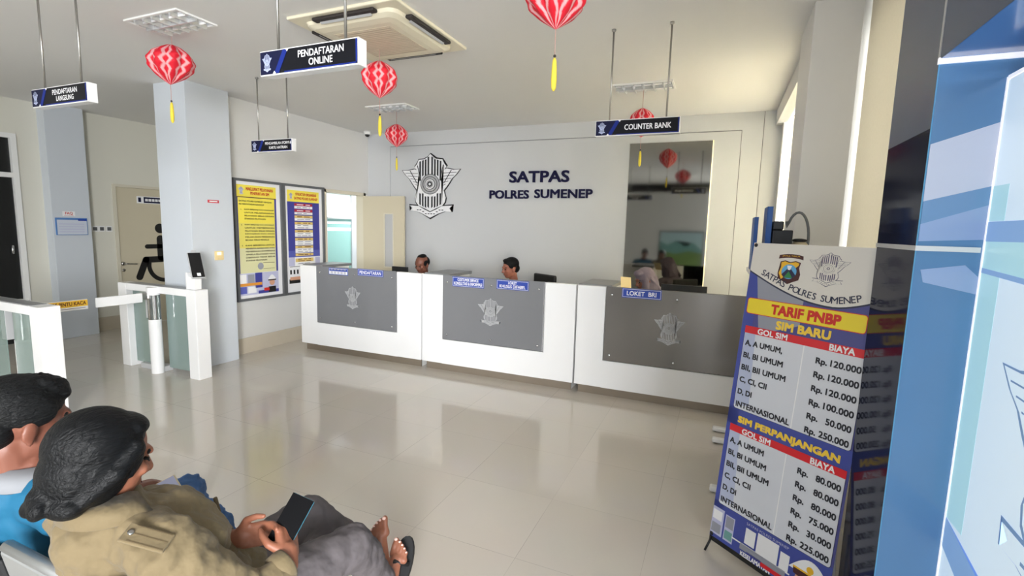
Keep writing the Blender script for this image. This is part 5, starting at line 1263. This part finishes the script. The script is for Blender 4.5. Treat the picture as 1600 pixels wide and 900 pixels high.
# ---- second person: blue shirt with a grey collar band, jeans, short black hair
def person_blue():
    t = thing('person', 'person with short black hair in a blue shirt and jeans at the left edge', 'person', (-1.72, 0.88, 0), 'people waiting on the bench')
    hc = V(-1.785, 0.690, 1.118); f = V(0.12, 0.92, -0.24); u = V(0.03, 0.22, 0.95)
    hp_, P, q = head_prims(hc, f, u, 1.05)
    nb = V(-1.810, 0.690, 0.968); chest = V(-1.82, 0.76, 0.80); waist = V(-1.83, 0.87, 0.60); pel = V(-1.84, 0.93, 0.53)
    rs, ls = V(-1.640, 0.715, 0.895), V(-1.990, 0.715, 0.895); re, le = V(-1.660, 0.90, 0.69), V(-2.06, 0.88, 0.69); rw, lw = V(-1.83, 1.050, 0.655), V(-2.04, 1.06, 0.66)
    rh, lh = V(-1.755, 0.93, 0.52), V(-1.935, 0.93, 0.52); rk, lk = V(-1.785, 1.195, 0.530), V(-2.03, 1.28, 0.53); ra, la = V(-1.73, 1.34, 0.09), V(-2.02, 1.38, 0.09)
    pcen = V(-1.915, 1.100, 0.655); pu = V(0.30, 0.90, 0.25).normalized(); pn_ = (V(0.35, -0.45, 0.8)-pu*V(0.35, -0.45, 0.8).dot(pu)).normalized(); prr = pu.cross(pn_)
    hR, _t = hand_prims(rw, pcen-pu*0.02-pn_*0.028+prr*0.02-rw, -pn_*0.85+prr*0.4, 1, [(0.3, 0.5, 0.4)]*4, 0.95)
    hL, _t = hand_prims(lw, V(0.35, 0.9, 0.0), V(-0.2, 0.1, 0.97), 1, [(0.4, 0.5, 0.4)]*4, 0.95)
    fb, nl, fr = foot_prims(V(-1.73, 1.31, 0.036), V(0.05, 1, 0), Z1, 0.98, -1); fb2, nl2, fr2 = foot_prims(V(-2.02, 1.35, 0.036), V(-0.05, 1, 0), Z1, 0.98, 1)
    body = hp_ + [('c', nb-V(0, 0.01, 0.05), P(0, -0.02, -0.06), 0.062, 0.058, 14), ('c', nb, chest, 0.09, 0.115, 16), ('c', chest, waist, 0.12, 0.115, 16), ('c', waist, pel, 0.115, 0.12, 16), ('c', nb-V(0, 0, .03), rs, 0.055, 0.055), ('c', nb-V(0, 0, .03), ls, 0.055, 0.055),
        ('c', rs, re, 0.050, 0.042), ('c', ls, le, 0.050, 0.042), ('c', re, rw, 0.040, 0.028), ('c', le, lw, 0.040, 0.028), ('c', rh, rk, 0.078, 0.055), ('c', lh, lk, 0.078, 0.055), ('c', rk, ra, 0.05, 0.036), ('c', lk, la, 0.05, 0.036), ('c', ra, ra-V(0, 0.01, 0.04), 0.036, 0.034), ('c', la, la-V(0, 0.01, 0.04), 0.036, 0.034)] + hR + hL + fb + fb2
    blob('body', body, 0.0055, 'skin_dark', t, 5)
    eyes(P, q, 1.05, t)
    hair = [('e', P(0, -0.020, 0.048), (0.088, 0.105, 0.086), q, 3), ('e', P(0, -0.060, -0.010), (0.078, 0.062, 0.068), q, 3), ('e', P(0, 0.036, 0.096), (0.060, 0.050, 0.030), q, 3), ('e', P(0, 0.066, 0.080), (0.050, 0.024, 0.024), q, 3), ('e', P(0.070, -0.004, 0.040), (0.016, 0.056, 0.046), q, 3), ('e', P(-0.070, -0.004, 0.040), (0.016, 0.056, 0.046), q, 3)]
    for k in range(26):
        a = k*2.4; r_ = 0.02+0.032*(k/26)
        hair.append(('c', P(r_*math.cos(a), 0.01+r_*math.sin(a), 0.108-0.2*r_*r_), P(r_*1.12*math.cos(a+0.2), 0.012+r_*1.12*math.sin(a+0.2), 0.132-0.35*r_), 0.012, 0.007, 8))
    blob('hair', hair, 0.005, 'hair_short', t, 3)
    shirt = [('c', nb+V(0, 0.0, -0.05), chest, 0.118, 0.155, 18), ('c', chest, waist, 0.155, 0.155, 18), ('c', waist, pel, 0.152, 0.15, 18), ('c', nb+V(0.03, 0, -0.05), rs, 0.082, 0.080), ('c', nb+V(-0.03, 0, -0.05), ls, 0.082, 0.080), ('c', rs, mixv(rs, re, 0.85), 0.084, 0.074, 16), ('c', ls, mixv(ls, le, 0.85), 0.084, 0.074, 16), ('e', chest+V(0, 0.04, 0), (0.18, 0.12, 0.13), None, 3)]
    so_ = blob('shirt', shirt, 0.007, 'shirt_blue', t, 5, ((0.08, 0.018),))
    col = MB(); A = []
    for k in range(25):
        a = 2*PI*k/24; A.append((nb+V(math.cos(a)*0.132, math.sin(a)*0.112+0.004, -0.020+0.010*(-math.sin(a))), nb+V(math.cos(a)*0.088, math.sin(a)*0.080+0.002, 0.030+0.010*(-math.sin(a)))))
    for a_, b_ in zip(A, A[1:]): col.bm.faces.new([col.bm.verts.new(p) for p in (a_[0], b_[0], b_[1], a_[1])])
    bmesh.ops.remove_doubles(col.bm, verts=list(col.bm.verts), dist=0.0005); bmesh.ops.solidify(col.bm, geom=list(col.bm.faces), thickness=0.012); col._set(0, True)
    c_ = col.build('collar', 'yoke_grey', so_); c_['label'] = 'light grey collar band'
    jn = [('c', pel+V(0, -0.03, 0), pel+V(0, 0.05, 0), 0.14, 0.135, 18), ('c', rh, rk, 0.098, 0.082, 18), ('c', lh, lk, 0.098, 0.082, 18), ('c', rk, mixv(rk, ra, 0.92), 0.080, 0.064, 18), ('c', lk, mixv(lk, la, 0.92), 0.080, 0.064, 18)]
    blob('jeans', jn, 0.007, 'jeans', t, 6, ((0.05, 0.030), (0.025, 0.012)))
    for (d_, n_, s_), h_ in ((fr, V(-1.73, 1.31, 0.036)), (fr2, V(-2.02, 1.35, 0.036))):
        pts = [(math.cos(2*PI*k/24)*0.048, 0.10+math.sin(2*PI*k/24)*0.135) for k in range(24)]
        sd = MB().poly(pts, h_-n_*0.036, s_, d_, 0.010).build('sandal', 'bench_black', t)
        MB().tube([h_+d_*0.13-n_*0.02+s_*0.045, h_+d_*0.125+n_*0.036, h_+d_*0.12-n_*0.02-s_*0.045], 0.009, 8).build('strap', 'bench_black', sd)
    ph_ = thing('mobile_phone', 'pale screened mobile phone in a tan case on the lap of the person in jeans', 'phone', pcen, 'mobile phones of the waiting people')
    MB().obox(pcen, (prr, pu, pn_), (0.040, 0.080, 0.005), 0.004, 3).build('case', 'c_gold' if False else 'cream_plastic', ph_)
    MB().obox(pcen+pn_*0.0052, (prr, pu, pn_), (0.0355, 0.0745, 0.0006), 0.0003).build('screen', 'p_lilac', ph_)
    return t
person_blue()

# ---- three clerks seated behind the counters
def office_chair(x, y, ang, label, hgt=1.0):
    t = thing('office_chair', label, 'chair', (x, y, 0), 'office chairs behind the counters')
    f = V(math.cos(ang), math.sin(ang), 0); s = V(-f.y, f.x, 0); c = V(x, y, 0)
    MB().obox(c+V(0, 0, 0.45), (f, s, Z1), (0.23, 0.23, 0.035), 0.025, 3).build('seat', 'black', t)
    MB().obox(c-f*0.25+V(0, 0, 0.56+hgt*0.27), (f, s, Z1), (0.025, 0.21, hgt*0.28), 0.02, 3).build('backrest', 'black', t)
    MB().tube([c-f*0.10+V(0, 0, 0.42), c-f*0.27+V(0, 0, 0.44), c-f*0.285+V(0, 0, 0.62)], 0.016, 8).build('back_stem', 'black', t)
    MB().cyl(c+V(0, 0, 0.08), c+V(0, 0, 0.42), 0.028, 14).build('column', 'steel', t)
    for k in range(5):
        a = 2*PI*k/5+ang; d = V(math.cos(a), math.sin(a), 0)
        lg = MB().tube([c+V(0, 0, 0.10), c+d*0.27+V(0, 0, 0.06)], [0.024, 0.016], 8).build('leg', 'black', t)
        MB().ell(c+d*0.27+V(0, 0, 0.027), (0.027, 0.027, 0.027), None, 2).build('caster', 'black', lg)
    return t
def clerk(x, y, hz, face, tilt, skin, shirtm, label, hairkind, lean=0.0):
    t = thing('person', label, 'person', (x, y, 0), 'clerks seated behind the counters')
    f = Vector(face).normalized(); s = V(-f.y, f.x, 0)*-1; c = V(x, y, 0)
    u = (Z1*0.93+f*tilt).normalized(); ff = (f-Z1*tilt*0.9).normalized()
    hc = c+f*(0.06+lean)+V(0, 0, hz)
    hp_, P, q = head_prims(hc, ff, u, 1.04)
    nb = c+f*(lean*0.7)+V(0, 0, hz-0.19); chest = c+f*(lean*0.5)+V(0, 0, hz-0.36); pel = c+V(0, 0, 0.56)
    rs, ls = nb+s*0.18-V(0, 0, 0.05), nb-s*0.18-V(0, 0, 0.05)
    re, le = c+s*0.25+f*0.10+V(0, 0, 0.80), c-s*0.25+f*0.10+V(0, 0, 0.80)
    rw, lw = c+s*0.12+f*0.30+V(0, 0, 0.785), c-s*0.12+f*0.30+V(0, 0, 0.785)
    rh, lh = pel+s*0.09, pel-s*0.09; rk, lk = rh+f*0.40-V(0, 0, 0.03), lh+f*0.40-V(0, 0, 0.03); ra, la = V(rk.x, rk.y, 0.09)-f*0.03, V(lk.x, lk.y, 0.09)-f*0.03
    hR, _ = hand_prims(rw, f-s*0.3, Z1, -1, [(0.3, 0.4, 0.3)]*4, 0.95); hL, _ = hand_prims(lw, f+s*0.3, Z1, 1, [(0.3, 0.4, 0.3)]*4, 0.95)
    body = hp_+[('c', nb-V(0, 0, 0.03), P(0, -0.02, -0.06), 0.056, 0.052, 14), ('c', nb-V(0, 0, 0.04), chest, 0.085, 0.11, 16), ('c', chest, pel, 0.115, 0.12, 16), ('c', nb-V(0, 0, 0.05), rs, 0.055, 0.052), ('c', nb-V(0, 0, 0.05), ls, 0.055, 0.052), ('c', rs, re, 0.046, 0.038), ('c', ls, le, 0.046, 0.038), ('c', re, rw, 0.036, 0.026), ('c', le, lw, 0.036, 0.026),
        ('c', rh, rk, 0.075, 0.055), ('c', lh, lk, 0.075, 0.055), ('c', rk, ra, 0.05, 0.036), ('c', lk, la, 0.05, 0.036), ('c', ra-V(0, 0, 0.05), ra+f*0.14-V(0, 0, 0.055), 0.038, 0.032), ('c', la-V(0, 0, 0.05), la+f*0.14-V(0, 0, 0.055), 0.038, 0.032)]+hR+hL
    blob('body', body, 0.006, skin, t, 4)
    eyes(P, q, 1.04, t, True)
    sh = [('c', nb-V(0, 0, 0.065), chest, 0.108, 0.145, 18), ('c', chest, pel, 0.145, 0.145, 18), ('c', nb-V(0, 0, 0.055), rs, 0.075, 0.072), ('c', nb-V(0, 0, 0.055), ls, 0.075, 0.072), ('c', rs, re, 0.072, 0.062, 16), ('c', ls, le, 0.072, 0.062, 16), ('c', re, mixv(re, rw, 0.75), 0.058, 0.048, 16), ('c', le, mixv(le, lw, 0.75), 0.058, 0.048, 16)]
    so_ = blob('shirt', sh, 0.009, shirtm, t, 4)
    tr_ = [('c', pel-f*0.03, pel+f*0.04, 0.13, 0.13, 18), ('c', rh, rk, 0.095, 0.075, 18), ('c', lh, lk, 0.095, 0.075, 18), ('c', rk, mixv(rk, ra, 0.9), 0.074, 0.06, 18), ('c', lk, mixv(lk, la, 0.9), 0.074, 0.06, 18)]
    blob('trousers', tr_, 0.011, 'dark_shirt', t, 4)
    if hairkind == 'short':
        blob('hair', [('e', P(0, -0.020, 0.047), (0.084, 0.102, 0.086), q, 3), ('e', P(0, -0.058, -0.010), (0.076, 0.058, 0.062), q, 3), ('e', P(0, 0.028, 0.096), (0.062, 0.052, 0.026), q, 3), ('e', P(0.070, 0.010, 0.035), (0.014, 0.045, 0.036), q, 3), ('e', P(-0.070, 0.010, 0.035), (0.014, 0.045, 0.036), q, 3)], 0.006, 'hair_short', t, 3)
    elif hairkind == 'bald':
        blob('hair', [('e', P(0, -0.052, 0.020), (0.082, 0.072, 0.076), q, 3), ('e', P(0.068, 0.0, 0.020), (0.014, 0.052, 0.040), q, 3), ('e', P(-0.068, 0.0, 0.020), (0.014, 0.052, 0.040), q, 3), ('e', P(0, -0.025, 0.092), (0.060, 0.070, 0.032), q, 3)], 0.006, 'hair_short', t, 3)
    if hairkind in ('short', 'bald'):
        MB().tube([nb+V(math.cos(2*PI*k/16)*0.068, math.sin(2*PI*k/16)*0.068, 0.0) for k in range(17)], 0.016, 8).build('collar', shirtm, so_)
    else:
        veil = [('e', P(0, -0.020, 0.030), (0.096, 0.110, 0.106), q, 3), ('c', P(0, -0.05, -0.03), nb+V(0, 0, -0.02), 0.098, 0.125, 18), ('e', nb-V(0, 0, 0.07), (0.19, 0.17, 0.10), None, 3), ('c', P(0.055, 0.015, 0.02), P(0.045, 0.045, -0.12), 0.040, 0.050, 12), ('c', P(-0.055, 0.015, 0.02), P(-0.045, 0.045, -0.12), 0.040, 0.050, 12), ('e', P(0, 0.03, -0.135), (0.07, 0.06, 0.045), q, 3), ('e', P(0, 0.045, 0.085), (0.07, 0.055, 0.04), q, 3)]
        for k in range(6):
            veil.append(('c', P(0.02+0.016*k, -0.085+0.012*k, 0.10-0.02*k), P(0.105-0.01*k, -0.09-0.012*k, -0.19), 0.012, 0.016, 8))
            veil.append(('c', P(-0.02-0.016*k, -0.085+0.012*k, 0.10-0.02*k), P(-0.105+0.01*k, -0.09-0.012*k, -0.19), 0.012, 0.016, 8))
        blob('headscarf', veil, 0.006, 'hijab', t, 3)
    return t, P
clerk(-3.60, 5.56, 1.185, (-0.08, -1, 0), 0.30, 'skin_dark', 'uniform', 'balding clerk looking down behind the leftmost counter', 'bald', 0.02)
clerk(-2.30, 5.56, 1.205, (-0.62, -0.78, 0), 0.16, 'skin_brown', 'uniform', 'clerk with short black hair in a cream uniform behind the middle counter', 'short', 0.02)
clerk(-0.66, 5.62, 1.165, (-0.80, -0.60, 0), 0.34, 'skin_dark', 'hijab', 'clerk in a grey mauve headscarf bending down behind the LOKET BRI counter', 'veil', 0.06)
office_chair(-3.60, 5.62, -PI/2-0.08, 'black office chair under the balding clerk', 0.80)
office_chair(-2.16, 5.66, -PI/2-0.55, 'black office chair with its back showing beside the clerk in the cream uniform', 1.02)
office_chair(-0.62, 5.68, -PI/2-0.70, 'black office chair under the clerk in the headscarf', 0.80)
def monitor(x, y, zt, w_, label, ang=0.0):
    t = thing('computer_monitor', label, 'monitor', (x, y, 0.75), 'computer monitors on the counter desks')
    r = V(math.cos(ang), math.sin(ang), 0); n = V(-r.y, r.x, 0)
    c = V(x, y, zt-0.16)
    MB().obox(c, (r, n, Z1), (w_/2, 0.014, 0.16), 0.006).build('case', 'black', t)
    MB().obox(c+n*0.0145, (r, n, Z1), (w_/2-0.012, 0.001, 0.145)).build('screen', 'screen', t)
    MB().obox((x, y-0.02, (0.75+zt-0.30)/2+0.006), (r, n, Z1), (0.03, 0.012, max(0.03, (zt-0.30-0.75)/2)), 0.003).build('stand', 'black', t)
    MB().lathe([(0.10, 0), (0.10, 0.008), (0.03, 0.014)], (x, y, 0.75), 20).build('base', 'black', t)
monitor(-3.78, 5.24, 1.160, 0.24, 'black computer monitor whose top edge shows beside the PENDAFTARAN sticker')
monitor(-0.32, 5.22, 1.165, 0.44, 'black computer monitor behind the LOKET BRI counter')
pp_ = thing('paper_sheet', 'cream sheet of paper held up before the clerk in the headscarf', 'paper', (-0.93, 5.36, 1.12))
pn_ = V(0.25, -0.7, 0.6).normalized(); pr_ = V(0.9, 0.30, -0.05); pr_ = (pr_-pn_*pr_.dot(pn_)).normalized()
MB().obox((-0.925, 5.36, 1.135), (pr_, pn_.cross(pr_), pn_), (0.055, 0.075, 0.0012)).build('sheet', 'switch_cream', pp_)
